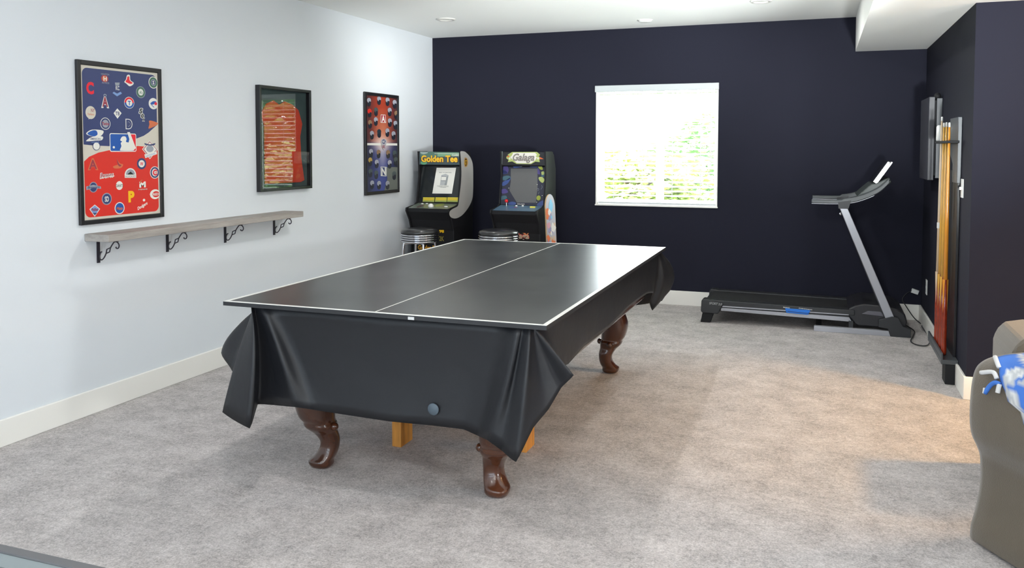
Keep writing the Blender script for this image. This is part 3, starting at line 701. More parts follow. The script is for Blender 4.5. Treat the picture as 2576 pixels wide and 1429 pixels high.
# control deck
co, cvv = V3((.33, 7.585, .9755)), V3((0, 7.585-7.352, .975-.938)).normalized(); cn = V3((1, 0, 0)).cross(cvv)
P = Print(co+cn*.001, (1, 0, 0), cvv, 24.53, (1055, 485), step=.0005)
ca = [(xa+.002-.33, -.234), (xb-.002-.33, -.234), (xb-.002-.33, 0), (xa+.002-.33, 0)]
P.raw(ca, ink('deck_green_grey', (104, 114, 104), .25)); P.disc(1230, 760, 260, 110, ink('deck_olive', (128, 140, 84), .25)); P.disc(60, 830, 160, 120, ink('deck_brown', (104, 92, 88), .25))
P.build('control_deck', t)
def knob(root, name, px_, py_, r, h, m, ball=False, o=co, nn=cn):
    c = on_plane(px_, py_, o, nn); bm = B()
    if ball: bmesh.ops.create_uvsphere(bm, u_segments=20, v_segments=12, radius=r, matrix=Matrix.Translation(c+nn*h))
    else: lathe(bm, c, [(r*1.2, .0), (r*1.2, .003), (r, .004), (r*.9, h), (.0001, h+.001)], 18)
    return link(name, bm, m, root, smooth=True)
knob(t, 'trackball', 1084, 520, .028, .004, M_white, True)
for a, b_ in ((1062.5, 513), (1074, 513), (1128, 511), (1143, 511)): knob(t, 'button', a, b_, .012, .008, M_white)
knob(t, 'button', 1122, 520.5, .016, .008, M_white)
# grey side art
P = Print((.5738, 7.7, 1.1), (0, 1, 0), (0, 0, 1), 5.29, (990, 370))
side_grey = ink('side_grey', (176, 174, 170), .5)
P.smooth([(888, 62), (915, 55), (955, 66), (1010, 120), (1045, 190), (1058, 270), (1060, 400), (1058, 600), (1045, 700), (1000, 800), (930, 890), (870, 935), (815, 950), (765, 935), (742, 895), (752, 850), (800, 815), (850, 790), (866, 745), (878, 640), (897, 480), (903, 330), (898, 200), (890, 110)], side_grey, n=3)
P.smooth([(945, 150), (965, 140), (985, 165), (990, 215), (975, 258), (950, 262), (938, 215)], ink('crest_amber', (190, 150, 90)), n=4); P.smooth([(952, 160), (972, 160), (978, 215), (965, 250), (950, 235)], ink('crest_brown', (90, 60, 40)), n=3); P.text('GT', 962, 205, 24, 60, yel, .02)
P.build('side_art', t, label='pale grey side panel artwork')
# kick panel lettering
P = Print((.33, 7.459, .55), (1, 0, 0), (0, 0, 1), 5.29, (990, 370))
P.text('CLASSIC', 650, 1077, 75, 22, white); P.text('98', 640, 1120, 64, 44, yel, .04)
P.build('kick_panel_lettering', t)
P = Print((.33, 7.459, .55), (1, 0, 0), (0, 0, 1), 5.29, (990, 370)); P.text('2K', 640, 1218, 64, 64, ink('dull_gold', (150, 140, 60)), .02); P.build('kick_panel_numeral', t)
P = Print((.33, 7.444, .25), (1, 0, 0), (0, 0, 1), 5.29, (990, 370))
P.text('Golden Tee', 470, 1340, 290, 64, ink('riser_gold', (210, 150, 30)), .04)
P.build('riser_lettering', t)
GT = t

# space shooter cabinet
t, xa, xb = arcade(.99, 1.460, 'black arcade game with a cream oval title sign and dark blue screen surround', None)
link('marquee', box(B(), xa, 7.612, 1.362, xb, 7.65, 1.488), mat('marquee_black', (28, 28, 32), .3), t)
P = Print((1.22, 7.6115, 1.425), (1, 0, 0), (0, 0, 1), 16.1, (1240, 375))
olive, cr2 = ink('scroll_olive', (160, 172, 100)), ink('scroll_cream', (212, 208, 200))
P.poly([(290, 110), (400, 90), (375, 610), (330, 610)], ink('plate_grey', (84, 90, 88)))
P.poly([(780, 120), (1780, 115), (1910, 230), (1860, 300), (1950, 370), (1880, 430), (1900, 530), (1720, 510), (1540, 610), (960, 600), (780, 500), (600, 530), (640, 440), (540, 370), (560, 290), (640, 250), (590, 230)], olive)
P.poly([(560, 310), (620, 260), (680, 290), (620, 340)], ink('rust', (190, 90, 40))); P.poly([(1900, 320), (2060, 400), (1940, 410), (1880, 380)], ink('rust', (190, 90, 40)))
P.poly([(820, 150), (1710, 150), (1790, 240), (1730, 290), (1790, 340), (1740, 410), (1720, 450), (1540, 580), (970, 570), (850, 460), (790, 420), (700, 330), (780, 250)], cr2)
P.poly([(640, 380), (690, 330), (720, 400), (680, 440)], cr2); P.poly([(1800, 330), (1860, 340), (1850, 420), (1800, 420)], cr2)
P.text('Galaga', 1240, 375, 880, 390, ink('title_brown', (112, 88, 88)), .03, .35); P.text('Galaga', 1235, 372, 850, 370, ink('title_grey', (126, 128, 120)), .0, .35)
P.build('marquee_print', t)
so = V3((1.22, 7.66, 1.345))
slab('screen_surround', xa, xb, .0, .37, mat('navy_bezel', (40, 42, 58), .4), t)
P = Print(so+sn*.0048, (1, 0, 0), sv, 5.717, (1180, 370), step=.0004)
b1, b2, b3, gy = ink('bezel_blue', (56, 76, 130)), ink('bezel_violet', (72, 62, 120)), ink('bezel_teal', (60, 92, 104)), ink('planet_yellow', (150, 160, 60))
for s_, m_ in (([(490, 290), (540, 260), (570, 330), (540, 380), (485, 370)], b2), ([(480, 330), (520, 340), (555, 375), (490, 385)], b1), ([(480, 430), (560, 410), (600, 440), (540, 480), (485, 470)], b3), ([(470, 520), (540, 470), (600, 440), (560, 520), (490, 560)], b1), ([(460, 620), (520, 600), (560, 650), (480, 670)], b2), ([(460, 710), (530, 700), (540, 740), (460, 760)], b3), ([(570, 800), (620, 785), (670, 800), (660, 830), (570, 830)], b1), ([(640, 270), (720, 262), (740, 285), (650, 300)], b1), ([(860, 262), (980, 268), (975, 290), (880, 285)], b1), ([(985, 300), (1010, 330), (1020, 390), (985, 380)], b2), ([(980, 820), (1050, 770), (1075, 780), (1060, 840), (990, 845)], b1), ([(1040, 370), (1085, 360), (1080, 420), (1045, 430)], b3)):
    P.lay = 0; P.smooth(s_, m_, n=4)
P.lay = 1; P.smooth([(985, 260), (1030, 255), (1062, 310), (1050, 328), (1010, 312)], gy, n=4); P.disc(1000, 732, 30, 36, gy); P.smooth([(1000, 440), (1050, 430), (1085, 470), (1060, 515), (1020, 490)], olive, n=3)
P.smooth([(1040, 360), (1075, 350), (1080, 390), (1050, 400)], olive, n=3)
P.line([(975, 605), (1000, 595), (1005, 620), (985, 628)], .002, gry); P.line([(1045, 550), (1055, 575), (1035, 610)], .002, gry); P.line([(1010, 640), (998, 680)], .002, gry); P.line([(735, 285), (750, 262), (765, 275), (745, 290)], .0025, gry)
for a, b_ in ((474, 476), (572, 590), (980, 540), (1052, 698), (972, 793)): P.disc(a, b_, 5, 5, white, lay=3)
P.poly([(600, 310), (985, 310), (985, 600), (960, 800), (690, 800), (620, 690), (580, 620), (600, 500)], ink('dead_screen', (92, 92, 92), .3), lay=2)
P.build('screen', t)
co = V3((1.22, 7.585, .9755))
P = Print(co+cn*.001, (1, 0, 0), cvv, 14.72, (1225, 490), step=.0005)
P.raw([(xa+.002-1.22, -.234), (xb-.002-1.22, -.234), (xb-.002-1.22, 0), (xa+.002-1.22, 0)], ink('deck_teal', (84, 112, 134), .3))
P.disc(950, 480, 160, 20, ink('deck_blue', (70, 100, 170), .3)); P.disc(1060, 470, 70, 18, ink('deck_pink', (150, 80, 110), .3))
P.build('control_deck', t)
c = on_plane(1274, 519, co, cn)
js = link('joystick', tube(B(), [c, c+V3((0, .0, .045))], .004, 10), M_white, t)
bm = B(); bmesh.ops.create_uvsphere(bm, u_segments=20, v_segments=12, radius=.017, matrix=Matrix.Translation(c+V3((0, 0, .052)))); o = link('joystick_ball', bm, mat('red_ball', (215, 20, 25), .2), js, smooth=True)
for a, b_, m_ in ((1299, 519, M_white), (1315, 519, M_white)): knob(t, 'button', a, b_, .010, .010, m_, o=co)
c = on_plane(1340, 522, co, cn); link('yellow_tag', box(B(), c.x-.026, c.y-.012, c.z-.004, c.x+.026, c.y+.012, c.z+.010), ink('tag_yellow', (240, 225, 80)), t, bevel=.004)
P = Print((1.22, 7.43, .9), (1, 0, 0), (0, 0, 1), 14.72, (1225, 490)); P.text('GALAGA', 1262, 345, 280, 34, white, .02)
c1 = on_plane(1310.7, 513.4, so+sn*.005, sn)
P2 = Print(so+sn*.0075, (1, 0, 0), sv, 14.72, (1225, 490)); P2.text('GALAGA', 1262, 345, 280, 34, white, .02); P2.build('small_title', t); P.bm.free()
P = Print((1.22, 7.459, .6), (1, 0, 0), (0, 0, 1), 19.08, (1275, 570))
P.text('Galaga', 560, 480, 1050, 420, ink('logo_red', (206, 60, 48)), .09, .15); P.text('Galaga', 560, 480, 1000, 370, ink('logo_cream', (186, 176, 150)), .02, .15)
P.line([(220, 215), (400, 185), (620, 215), (800, 300), (960, 410)], .012, ink('logo_orange', (216, 130, 80))); P.line([(960, 410), (1050, 290), (880, 290), (850, 330)], .008, ink('logo_orange', (216, 130, 80)))
P.build('kick_panel_logo', t)

# skateboard deck standing beside
sk = thing('skateboard_deck', 'tall rounded board with a colourful pattern leaning against the side of the arcade game', 'skateboard', (1.57, 7.52, 0))
ang = math.radians(70); su = V3((math.cos(ang), math.sin(ang), 0)); hw = .074; ln = 1.095
so_ = V3((1.575, 7.52, 0)); up = V3((-.045, .0, 1)).normalized(); nn = su.cross(up)
if nn.y > 0: nn = -nn
def outline(k=40):
    pts = []
    for i in range(k+1):
        a = math.pi*i/k; pts.append((hw*math.cos(a), ln-.13+.13*math.sin(a)))
    for i in range(k+1):
        a = math.pi+math.pi*i/k; pts.append((hw*math.cos(a), .11+.11*math.sin(a)))
    return pts
OL = outline()
link('deck', prism(B(), [so_+su*a+up*b_ for a, b_ in OL], -nn*.011), mat('maple_edge', (190, 160, 120), .5), sk)
bm = B(); KEEP.append(bm); ms = [ink('board_'+n_, c_) for n_, c_ in (('grey', (176, 176, 186)), ('sky', (130, 190, 220)), ('tan', (200, 176, 150)), ('orange', (216, 120, 80)), ('violet', (150, 146, 176)), ('white', (220, 216, 210)), ('pink', (200, 150, 160)))]
f = bm.faces.new([bm.verts.new(so_+su*a*.95+up*b_+nn*.001) for a, b_ in OL]); f.material_index = 0
random.seed(3)
for i in range(60):
    cz = random.uniform(.06, ln-.08); cxx = random.uniform(-.06, .06); r = random.uniform(.012, .034); k = 7
    if abs(cz-ln*.5) > ln*.5-.1: cxx *= .4
    mi = random.randrange(1, 7)
    if cz > ln-.15: mi = 1
    v = []
    for j in range(k):
        a = 2*math.pi*j/k; rr = r*random.uniform(.7, 1.3); xx = max(-.08, min(.08, cxx+rr*math.cos(a))); v.append(bm.verts.new(so_+su*xx+up*(cz+rr*1.3*math.sin(a))+nn*(.0012+.0003*i/4)))
    bm.faces.new(v).material_index = mi
for j in range(-4, 5):
    a = so_+up*.30; e = so_+su*(j*.019)+up*(.62-.012*abs(j)); q = su*.002
    bm.faces.new([bm.verts.new(x+nn*.0065) for x in (a-q, a+q, e+q, e-q)]).material_index = 5
link('printed_graphic', bm, ms, sk)

# ------------------------------------------------------------------ stools
M_seat = mat('black_vinyl_seat', (40, 40, 42), .28, coat=.4)
def stool(x, y, r, label, z=.735):
    t = thing('diner_stool', label, 'stool', (x, y, 0), 'chrome diner stools')
    zr = z-.045
    link('seat', lathe(B(), (x, y, 0), [(r*.97, zr), (r*.99, zr+.012), (r*.93, zr+.032), (r*.75, z-.002), (r*.4, z+.006), (.0001, z+.008)], 40), M_seat, t, smooth=True)
    pr = [(.01, zr-.080), (r*.94, zr-.080)]
    for k in range(4):
        z0 = zr-.079+k*.020
        pr += [(r*.955, z0+.0005), (r*.995, z0+.002), (r*1.006, z0+.0075), (r*.995, z0+.013), (r*.955, z0+.0145)]
    pr += [(r*.95, zr), (.01, zr)]
    link('rim_core', lathe(B(), (x, y, 0), [(r*.972, zr-.078), (r*.972, zr-.001)], 40), M_black, t)
    link('ribbed_rim', lathe(B(), (x, y, 0), pr, 48), M_chrome, t, smooth=True)
    link('pedestal', lathe(B(), (x, y, 0), [(.045, zr-.10), (.045, zr-.080), (.02, zr-.080), (.02, zr-.10)], 24), M_chrome, t)
    for k in range(4):
        a = math.radians(40+90*k); d = V3((math.cos(a), math.sin(a), 0)); c = V3((x, y, 0))
        link('leg', tube(B(), [c+d*.03+V3((0, 0, zr-.092)), c+d*(r*.72)+V3((0, 0, zr-.092)), c+d*(r*.86)+V3((0, 0, zr-.115)), c+d*(r*.95)+V3((0, 0, .35)), c+d*(r*1.1)+V3((0, 0, .012))], .0115, 12, smoothn=5), M_chrome, t, smooth=True)
    bm = B(); pts = [(x+r*.97*math.cos(i*math.pi/16), y+r*.97*math.sin(i*math.pi/16), .28) for i in range(33)]; tube(bm, pts, .010, 10)
    link('foot_ring', bm, M_chrome, t, smooth=True)
stool(.385, 7.07, .178, 'chrome diner stool nearer the left wall, in front of the golf game', .775)
stool(1.197, 7.03, .185, 'chrome diner stool mostly hidden behind the table, by the second arcade game', .795)

# ------------------------------------------------------------------ treadmill
tm = thing('treadmill', 'black and silver folding treadmill along the navy back wall', 'treadmill', (3.8, 7.75, 0))
yn, yf = 7.42, 8.06
def xz(bm, pts, ya, yb_, mi=0): return prism(bm, [(x, ya, z) for x, z in pts], (0, yb_-ya, 0), mi)
link('deck', xz(B(), [(2.98, .13), (4.2, .12), (4.2, .175), (2.98, .19)], yn+.03, yf-.03), M_plast, tm)
link('running_belt', xz(B(), [(3.0, .189), (4.2, .174), (4.2, .181), (3.0, .196)], yn+.11, yf-.11), mat('belt_rubber', (30, 30, 32), .65, bump=.3, bscale=400), tm)
for a, b_ in ((yn, yn+.1), (yf-.1, yf)):
    o = link('foot_rail', xz(B(), [(3.02, .15), (4.2, .145), (4.2, .19), (3.02, .203)], a, b_), M_plast, tm, bevel=.006)
    y_ = a-.002 if a == yn else b_-.004
    link('trim_strip', xz(B(), [(3.13, .147), (4.155, .146), (4.155, .153), (3.13, .158)], y_, y_+.006), M_silver, o)
for a in (yn+.005, yf-.045):
    link('side_beam', xz(B(), [(3.12, .112), (4.18, .09), (4.16, .128), (3.12, .139)], a, a+.04), M_silver, tm, bevel=.003)
for a in (yn-.012, yf-.10):
    o = link('rear_cap', xz(B(), [(2.955, .195), (2.97, .208), (3.02, .206), (3.145, .175), (3.10, .085), (2.965, .085), (2.95, .10)], a, a+.112), M_plast, tm, bevel=.008)
    link('rubber_foot', xz(B(), [(2.963, .085), (3.06, .085), (3.03, .0), (2.947, .0)], a+.02, a+.10), M_black, o, bevel=.004)
P = Print((3.0, yn-.0135, .15), (1, 0, 0), (0, 0, 1), 8.407, (1600, 680)); P.text('SPORT 3.0', 1680, 708, 270, 48, ink('cap_lettering', (170, 172, 172)), .01, .2, rot=-2); P.build('rear_cap_lettering', tm)
P = Print((3.7, yn-.0005, .16), (1, 0, 0), (0, 0, 1), 20.41, (1960, 740))
P.text('PROSHOX', 380, 692, 340, 52, white, .03, rot=-3); P.build('deck_lettering', tm)
P = Print((3.7, yn-.0005, .16), (1, 0, 0), (0, 0, 1), 20.41, (1960, 740)); P.text('CUSHIONING', 1350, 762, 690, 44, white, .02, rot=-4); P.build('deck_lettering', tm)
q0, q1 = at(1975, 777, 1, yn), at(2039, 791, 1, yn)
bm = B(); xz(bm, [(q0.x, .172), (q1.x, .168), (q1.x-.02, .128), (q0.x+.01, .134)], yn-.012, yn+.02)
o = link('blue_cushion', bm, mat('blue_plastic', (20, 110, 205), .35), tm, bevel=.004, label='bright blue cushion block')
bm = B(); xz(bm, [(q0.x+.02, .150), (q1.x-.02, .144), (q1.x-.02, .139), (q0.x+.02, .145)], yn-.014, yn-.011); link('cushion_slot', bm, mat('dark_blue', (8, 50, 110), .4), o)
link('motor_hood', xz(B(), [(4.15, .195), (4.20, .225), (4.27, .245), (4.42, .24), (4.52, .22), (4.58, .18), (4.60, .11), (4.58, .05), (4.22, .06), (4.15, .13)], yn+.02, yf-.02), mat('hood_plastic', (34, 34, 38), .35), tm, bevel=.012)
link('hood_panel', xz(B(), [(4.255, .160), (4.30, .188), (4.40, .188), (4.43, .150)], yn+.012, yn+.03), mat('hood_panel', (92, 90, 98), .4), tm, bevel=.003)
for a, s_ in ((yn-.035, 0), (yf-.02, 1)):
    link('base_rail', box(B(), 3.885, a, .0, 4.49, a+.045, .044), M_silver, tm, bevel=.003)
    link('pivot_bracket', xz(B(), [(4.38, .13), (4.48, .165), (4.53, .155), (4.56, .09), (4.62, .07), (4.62, .0), (4.47, .0), (4.45, .06), (4.38, .07)], a-.004 if not s_ else a, a+.05), M_plast, tm, bevel=.004)
    ya = a
    up_ = link('upright', xz(B(), [(4.068, 1.035), (4.13, 1.035), (4.50, .15), (4.435, .135)], ya+.004, ya+.04), M_silver if not s_ else M_plast, tm, bevel=.004)
    link('upright_inner', xz(B(), [(4.066, 1.035), (4.128, 1.035), (4.49, .15), (4.425, .135)], ya+.041, ya+.055), M_plast, up_)
    hr = [(3.85, 1.085), (3.95, 1.084), (4.06, 1.085), (4.14, 1.092), (4.22, 1.112), (4.31, 1.150), (4.38, 1.195), (4.44, 1.26)]
    hb = catmull([V3((x, 0, z)) for x, z in hr], 4)
    upr = [(q.x, q.z+.016+(.012 if q.x > 4.1 else 0)) for q in hb]; lwr = [(q.x, q.z-.014) for q in hb]
    link('handrail', xz(B(), lwr+upr[::-1], ya+.005, ya+.06), mat('handrail_grey', (72, 76, 78), .4), tm, bevel=.006)
    link('rail_trim', xz(B(), [(x, z-.0005) for x, z in lwr[:22]]+[(x, z-.004) for x, z in lwr[:22]][::-1], ya+.004, ya+.012), M_silver, tm)
    link('rail_bracket', xz(B(), [(4.055, 1.085), (4.155, 1.10), (4.135, 1.03), (4.06, 1.03)], ya+.003, ya+.045), M_plast, tm)
link('base_cross_bar', box(B(), 3.90, yn+.01, .005, 3.945, yf-.02, .04), M_plast, tm)
link('lift_leg', box(B(), 4.155, yn, .044, 4.19, yn+.05, .10), M_plast, tm)
link('console', xz(B(), [(4.20, 1.13), (4.26, 1.19), (4.31, 1.235), (4.345, 1.24), (4.44, 1.29), (4.46, 1.25), (4.38, 1.18), (4.28, 1.125)], yn+.04, yf-.05), mat('console_grey', (62, 68, 66), .4), tm, bevel=.008)
bm = B(); xz(bm, [(4.318, 1.252), (4.430, 1.424), (4.452, 1.412), (4.343, 1.236)], yn+.06, yf-.08); sc = link('display', bm, mat('display_black', (28, 30, 34), .2), tm, bevel=.003)
bm = B(); xz(bm, [(4.335, 1.243), (4.455, 1.418), (4.468, 1.411), (4.350, 1.232)], yn+.052, yf-.072); link('display_edge', bm, mat('bright_silver', (225, 225, 228), .25, metal=.5), sc, bevel=.003)
q = at(2115, 538, 1, yn+.06); bm = B(); bmesh.ops.create_uvsphere(bm, u_segments=14, v_segments=10, radius=.014, matrix=Matrix.Translation(q)); tube(bm, [q, (4.10, q.y, q.z)], .004, 8)
link('latch_knob', bm, M_chrome, tm, smooth=True)
# cord
cp = [(4.56, 7.95, .06), (4.60, 7.93, .012)]+[tuple(at(a, b_, 2, .008)) for a, b_ in ((2285, 822), (2300, 833), (2297, 846), (2291, 858), (2302, 866), (2320, 870), (2334, 868), (2340, 858), (2343, 852), (2334, 842), (2322, 826), (2319, 820), (2323, 818))]
cp += [(4.745, 8.02, .01), (4.70, 8.05, .05), (4.64, 8.08, .14), (4.615, 8.11, .19), (4.65, 8.13, .24), (4.70, 8.148, .27)]
o = link('power_cord', tube(B(), cp, .0045, 8, smoothn=6), mat('cord_rubber', (24, 26, 30), .5), None, smooth=True); tag(o, 'black treadmill power cord looping on the carpet below the wall corner', 'power cord')
o = link('plug_adapter', box(B(), 4.688, 8.14, .240, 4.748, 8.169, .278, rot=Matrix.Rotation(math.radians(18), 3, 'Y')), M_white, None, bevel=.003); tag(o, 'small tilted white plug adapter low on the navy wall near the corner', 'plug adapter')

# ------------------------------------------------------------------ right wall: plates, dart cabinet, cue rack
sw = thing('light_switch', 'white light switch plate on the navy side wall near the cue rack', 'light switch', (W, 6.005, 1.27))
link('plate', box(B(), W-.007, 5.965, 1.212, W-.0005, 6.045, 1.332), M_white, sw, bevel=.002); link('toggle', box(B(), W-.020, 6.0, 1.262, W-.007, 6.012, 1.28), M_white, sw)
ol = thing('wall_outlet', 'white wall outlet plate low on the dark side wall behind the treadmill', 'outlet', (W, 7.76, .36))
link('plate', box(B(), W-.007, 7.72, .30, W-.0005, 7.80, .425), M_white, ol, bevel=.002)
bm = B(); [link('socket', box(B(), W-.009, 7.745, z_, W-.006, 7.775, z_+.03), mat('socket_grey', (180, 180, 178), .4), ol) for z_ in (.375, .32)]
dc = thing('dart_cabinet', 'narrow dark grey wall cabinet behind the pool cues on the side wall', 'cabinet', (W, 7.3, 1.3))
link('cabinet_box', box(B(), W-.040, 7.06, 1.30, W-.001, 7.62, 1.905), mat('cabinet_grey', (72, 75, 80), .35), dc, bevel=.003)
link('door', box(B(), W-.092, 7.06, 1.285, W-.052, 7.62, 1.915), mat('door_grey', (60, 60, 66), .35), dc, bevel=.003)
link('hinge', box(B(), W-.052, 7.10, 1.32, W-.040, 7.60, 1.89), M_black, dc)
link('top_knob', lathe(B(), (W-.035, 7.08, 1.905), [(.022, 0), (.026, .015), (.018, .035), (.0001, .042)], 16), M_black, dc, smooth=True)
rk = thing('cue_rack', 'wall cue rack with dark backboard, grey upper plate and bottom tray', 'cue rack', (W, 6.3, .15))
link('backboard', box(B(), W-.018, 6.10, .10, W-.001, 6.44, 1.38), mat('rack_black', (26, 25, 28), .35), rk, bevel=.003)
link('upper_plate', prism(B(), [(W-.024, y, z) for y, z in ((6.09, 1.73), (6.46, 1.73), (6.46, 1.50), (6.30, 1.42), (6.30, 1.30), (6.09, 1.30))], (.023, 0, 0)), mat('rack_plate', (88, 92, 96), .3), rk, bevel=.003)
link('cue_holder', box(B(), W-.095, 6.02, 1.560, W-.024, 6.66, 1.577), M_black, rk, bevel=.003)
bm = B(); box(bm, W-.10, 6.0, .13, W-.001, 6.72, .16); box(bm, W-.10, 6.0, .16, W-.088, 6.72, .20); link('bottom_tray', bm, mat('tray_grey', (70, 74, 78), .35), rk, bevel=.003)
link('tray_block', box(B(), W-.075, 6.0, .0, W-.018, 6.14, .13), M_black, rk, bevel=.004)
cw = mat('cue_maple', (222, 168, 72), .3, vary=.12, coat=.5); cw2 = mat('cue_pale_maple', (214, 190, 160), .3, coat=.5); cbt = mat('cue_red_butt', (140, 44, 20), .25, coat=.5, vary=.3, vscale=12)
labs = ['leftmost pool cue with pale shaft and white joint ring in the wall rack', 'second pool cue from the left in the wall rack', 'third pool cue from the left, golden shaft, in the wall rack', 'rightmost pool cue with orange shaft in the wall rack']
for i, (y, top, m_) in enumerate(((6.50, 1.745, cw2), (6.385, 1.70, cw), (6.26, 1.70, cw), (6.13, 1.695, mat('cue_orange_maple', (226, 150, 50), .3, coat=.5)))):
    t = thing('pool_cue', labs[i], 'pool cue', (4.70, y, .165), 'pool cues in the wall rack')
    z0 = .165; L_ = top-z0
    link('shaft', lathe(B(), (4.70, y, 0), [(.0145, z0+.5), (.0115, z0+L_*.6), (.0085, z0+L_*.85), (.0065, top-.03)], 14), m_, t, smooth=True)
    link('ferrule', lathe(B(), (4.70, y, 0), [(.0066, top-.03), (.0066, top-.005), (.005, top), (.0001, top+.001)], 12), M_white, t, smooth=True)
    link('butt', lathe(B(), (4.70, y, 0), [(.0155, z0), (.0165, z0+.02), (.0160, z0+.3), (.0146, z0+.5)], 14), cbt, t, smooth=True)
    bm = B()
    for k in range(4):
        a = math.radians(45+90*k); c = V3((4.70, y, 0)); d = V3((math.cos(a), math.sin(a), 0)); e = V3((-d.y, d.x, 0))
        vs = [c+d*.0163+e*.009+V3((0, 0, z0+.5)), c+d*.0163-e*.009+V3((0, 0, z0+.5)), c+d*.0172+V3((0, 0, z0+.28))]
        bm.faces.new([bm.verts.new(v) for v in vs])
    link('inlay_points', bm, m_, t)
    if i == 0: link('joint_ring', lathe(B(), (4.70, y, 0), [(.0155, .97), (.0155, 1.01)], 14), M_white, t)
ch = link('chalk_cone', lathe(B(), (4.70, 6.60, 1.577), [(.020, 0), (.022, .01), (.022, .10), (.014, .112), (.0001, .113)], 20), M_white, None, smooth=True); tag(ch, 'white cone of hand chalk standing on the cue rack holder', 'chalk')

# ------------------------------------------------------------------ sofa, throw, armchair
M_brown = mat('brown_upholstery', (88, 79, 66), .9, bump=.25, bscale=260, vary=.06, vscale=3, sheen=.3)
SO = V3((4.50, 3.63, 0)); e1 = V3((.52, -.854, 0)).normalized(); e2 = V3((.854, .52, 0)).normalized()
def sp(px_, py_): q = on_plane(px_, py_, SO, e1); return ((q-SO).dot(e2), q.z)
so_t = thing('sofa', 'brown fabric sofa seen from behind at the lower right, with a blue throw', 'sofa', tuple(SO+e1*.9+e2*.45))
prof = [sp(2438, 1340), sp(2440, 1320), sp(2450, 1285), sp(2460, 1240), sp(2464, 1200), sp(2463, 1150), sp(2455, 1125), sp(2442, 1095), sp(2437, 1060), sp(2438, 1010), sp(2443, 960), sp(2453, 925), sp(2472, 905), sp(2500, 893), sp(2530, 888), sp(2570, 884)]
prof = [(a, max(.012, z)) for a, z in prof]; prof[0] = (prof[0][0], .012)
a_, z_ = prof[-1]; prof += [(a_+.08, z_-.03), (a_+.12, z_-.12), (a_+.13, .45)]
PR = catmull([V3((a, z, 0)) for a, z in prof], 4); PR = [(q.x, max(.012, q.y)) for q in PR]
LEN = 1.9
def sofa_pt(i, t, off=0):
    a, z = PR[i]; j0, j1 = max(0, i-1), min(len(PR)-1, i+1)
    d = V3((PR[j1][0]-PR[j0][0], PR[j1][1]-PR[j0][1], 0)).normalized(); n_ = V3((-d.y, d.x, 0))
    a += n_.x*off; z += n_.y*off
    return SO+e1*t+e2*a+V3((0, 0, z))
bm = B(); ts = [-.02, -.005, 0.02]+[LEN*k/24 for k in range(1, 25)]; rows = []
for k, t in enumerate(ts):
    off = (-.03, -.008, 0)[k] if k < 3 else .004*math.sin(t*9)
    rows.append([bm.verts.new(sofa_pt(i, t, off)) for i in range(len(PR))])
for r0_, r1_ in zip(rows, rows[1:]):
    for i in range(len(PR)-1): bm.faces.new((r0_[i], r0_[i+1], r1_[i+1], r1_[i]))
for r in (rows[0], rows[-1]):
    e = r[-1]; b0_ = bm.verts.new((e.co.x, e.co.y, .012)); bm.faces.new(r+[b0_])
link('backrest', bm, M_brown, so_t, smooth=True)
aa = PR[-1][0]
def ebox(name, t0, t1, a0, a1, z0, z1, bev, root=so_t, o=SO, f1=e1, f2=e2):
    return link(name, prism(B(), [o+f1*t0+f2*a0+V3((0, 0, z0)), o+f1*t1+f2*a0+V3((0, 0, z0)), o+f1*t1+f2*a1+V3((0, 0, z0)), o+f1*t0+f2*a1+V3((0, 0, z0))], (0, 0, z1-z0)), M_brown, root, bevel=bev)
ebox('seat_base', .02, LEN, aa-.02, aa+.46, .02, .30, .03)
ebox('seat_cushion', .24, .99, aa, aa+.48, .302, .45, .05); ebox('seat_cushion', 1.0, LEN-.02, aa, aa+.48, .302, .45, .05)
ebox('armrest', -.0, .22, aa-.02, aa+.46, .02, .55, .05)
# throw
thr = thing('throw_blanket', 'blue and white fringed throw blanket draped over the sofa back', 'blanket', tuple(SO+V3((0, 0, .5))))
def hit(px_, py_):
    """where the view of the sofa back at a picture position falls: (profile index, distance along)"""
    best = None
    for i in range(24, len(PR)-8):
        for t in range(0, 60):
            q = sofa_pt(i, t*.02, .012); v = q-CAM; z = v.dot(fwd); u_ = 1288+F*v.dot(rgt)/z; w_ = PY+F*v.dot(dwn)/z
            dd = (u_-px_)**2+(w_-py_)**2
            if best is None or dd < best[0]: best = (dd, i, t*.02)
    return best[1], best[2]
bm = B(); cl = bm.loops.layers.float_color.new('ink')
i0, i1 = 24, len(PR)-6
edge = {}
poly = [(2504, 902), (2517, 932), (2519, 965), (2528, 980), (2534, 1005), (2560, 1040), (2580, 1065)]
he = [hit(*q) for q in poly]
def tmin(i):
    # left border of the throw for each profile row
    pts = sorted((a, b_) for a, b_ in he)
    if i >= pts[-1][0]: return pts[-1][1]
    if i <= pts[0][0]: return pts[0][1]+(pts[0][0]-i)*.05
    for (a, b_), (c_, d_) in zip(pts, pts[1:]):
        if a <= i <= c_: return b_+(d_-b_)*(i-a)/max(1, c_-a)
def tcol(px_, py_):
    # woven pattern given in picture coordinates of the visible area
    for (x, y, rx, ry, sl) in ((2560, 940, 28, 12, .1), (2548, 955, 9, 22, 0), (2575, 905, 10, 22, .6), (2545, 1000, 12, 22, .5), (2556, 1005, 10, 24, .4), (2572, 965, 16, 8, -.3), (2574, 1045, 10, 16, .4), (2531, 955, 5, 18, 0)):
        dx, dy = px_-x, py_-y; dx -= sl*dy
        if (dx/rx)**2+(dy/ry)**2 < 1:
            return (.42, .44, .46) if ((px_*7+py_*5) % 11) > 3 else (.62, .63, .62)
    return (.045, .15, .50)
NT = 90; g2 = []
for i in range(i0, i1):
    tm0 = tmin(i); g2.append([bm.verts.new(sofa_pt(i, tm0+(1.25-tm0)*k/NT, .012+.004*math.sin(k*.5+i*.3))) for k in range(NT+1)])
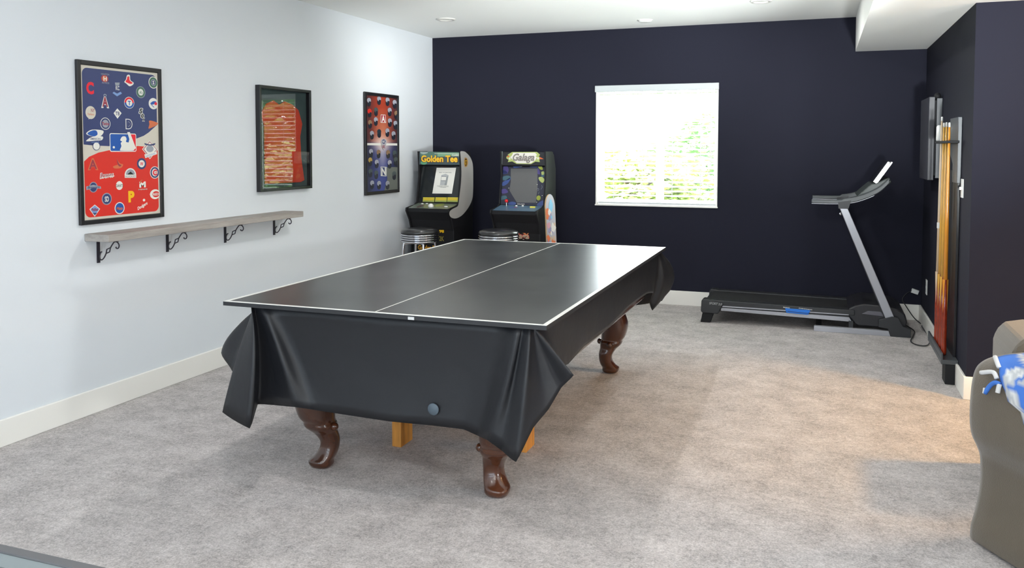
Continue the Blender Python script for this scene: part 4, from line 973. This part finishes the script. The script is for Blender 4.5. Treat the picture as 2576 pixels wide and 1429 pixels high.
for r0_, r1_ in zip(g2, g2[1:]):
    for k in range(NT):
        f = bm.faces.new((r0_[k], r0_[k+1], r1_[k+1], r1_[k]))
        for lp in f.loops:
            v = lp.vert.co-CAM; z = v.dot(fwd); lp[cl] = (*tcol(1288+F*v.dot(rgt)/z, PY+F*v.dot(dwn)/z), 1)
link('blanket', bm, vmat('woven_throw', .9), thr, smooth=True, solid=.006)
def spt(px_, py_, off=.022): i, t = hit(px_, py_); return sofa_pt(i, t, off)
fr = mat('fringe_white', (200, 200, 200), .9); frb = mat('fringe_blue', (60, 110, 190), .9)
for k, (pts, m_) in enumerate((([(2519, 952), (2512, 942), (2498, 937), (2476, 939)], fr), ([(2517, 962), (2506, 965), (2493, 975), (2486, 985)], frb), ([(2487, 984), (2482, 992), (2478, 993)], fr), ([(2518, 962), (2521, 975), (2514, 986)], fr), ([(2508, 902), (2512, 915), (2516, 930)], fr))):
    link('fringe', tube(B(), [spt(*q) for q in pts], .0085, 8, smoothn=4), m_, thr, smooth=True)
# second seat behind
ar = thing('armchair', 'second brown upholstered seat showing its rounded back at the right edge behind the sofa', 'armchair', (5.1, 4.3, 0))
c0 = at(2546, 880, 1, 4.10); X0 = c0.x
pf = [(0, .02), (0, .45), (0, .62), (.015, .675), (.05, .705), (.12, .72), (.24, .715), (.27, .66), (.28, .4), (.28, .02)]
link('backrest', prism(B(), [(X0+a, 4.10, z) for a, z in pf], (0, .45, 0)), M_brown, ar, bevel=.03, smooth=False)
link('seat', box(B(), X0+.26, 4.14, .02, X0+.75, 4.52, .42), M_brown, ar, bevel=.04)

# ------------------------------------------------------------------ near table at the lower left
nt = thing('side_table', 'corner of a pale table top with a darker edge at the lower left', 'table', (1.9, 1.0, 0))
link('tabletop', box(B(), .9, .55, .565, 2.75, 1.364, .598), mat('table_top_pale', (118, 127, 130), .4), nt, bevel=.003)
bm = B(); box(bm, .88, 1.362, .56, 2.77, 1.390, .602); box(bm, .88, .53, .56, 2.77, .552, .602); box(bm, .88, .552, .56, .90, 1.362, .602); box(bm, 2.75, .552, .56, 2.77, 1.362, .602)
link('edge_band', bm, mat('table_edge_dark', (84, 84, 86), .5), nt, bevel=.003)
link('inset_mat', box(B(), 1.0, .62, .598, 2.65, 1.31, .602), mat('table_mat', (80, 88, 92), .6), nt)
for x in (.93, 2.68):
    for y in (.58, 1.32): link('leg', box(B(), x, y, 0, x+.04, y+.04, .565), M_plast, nt)
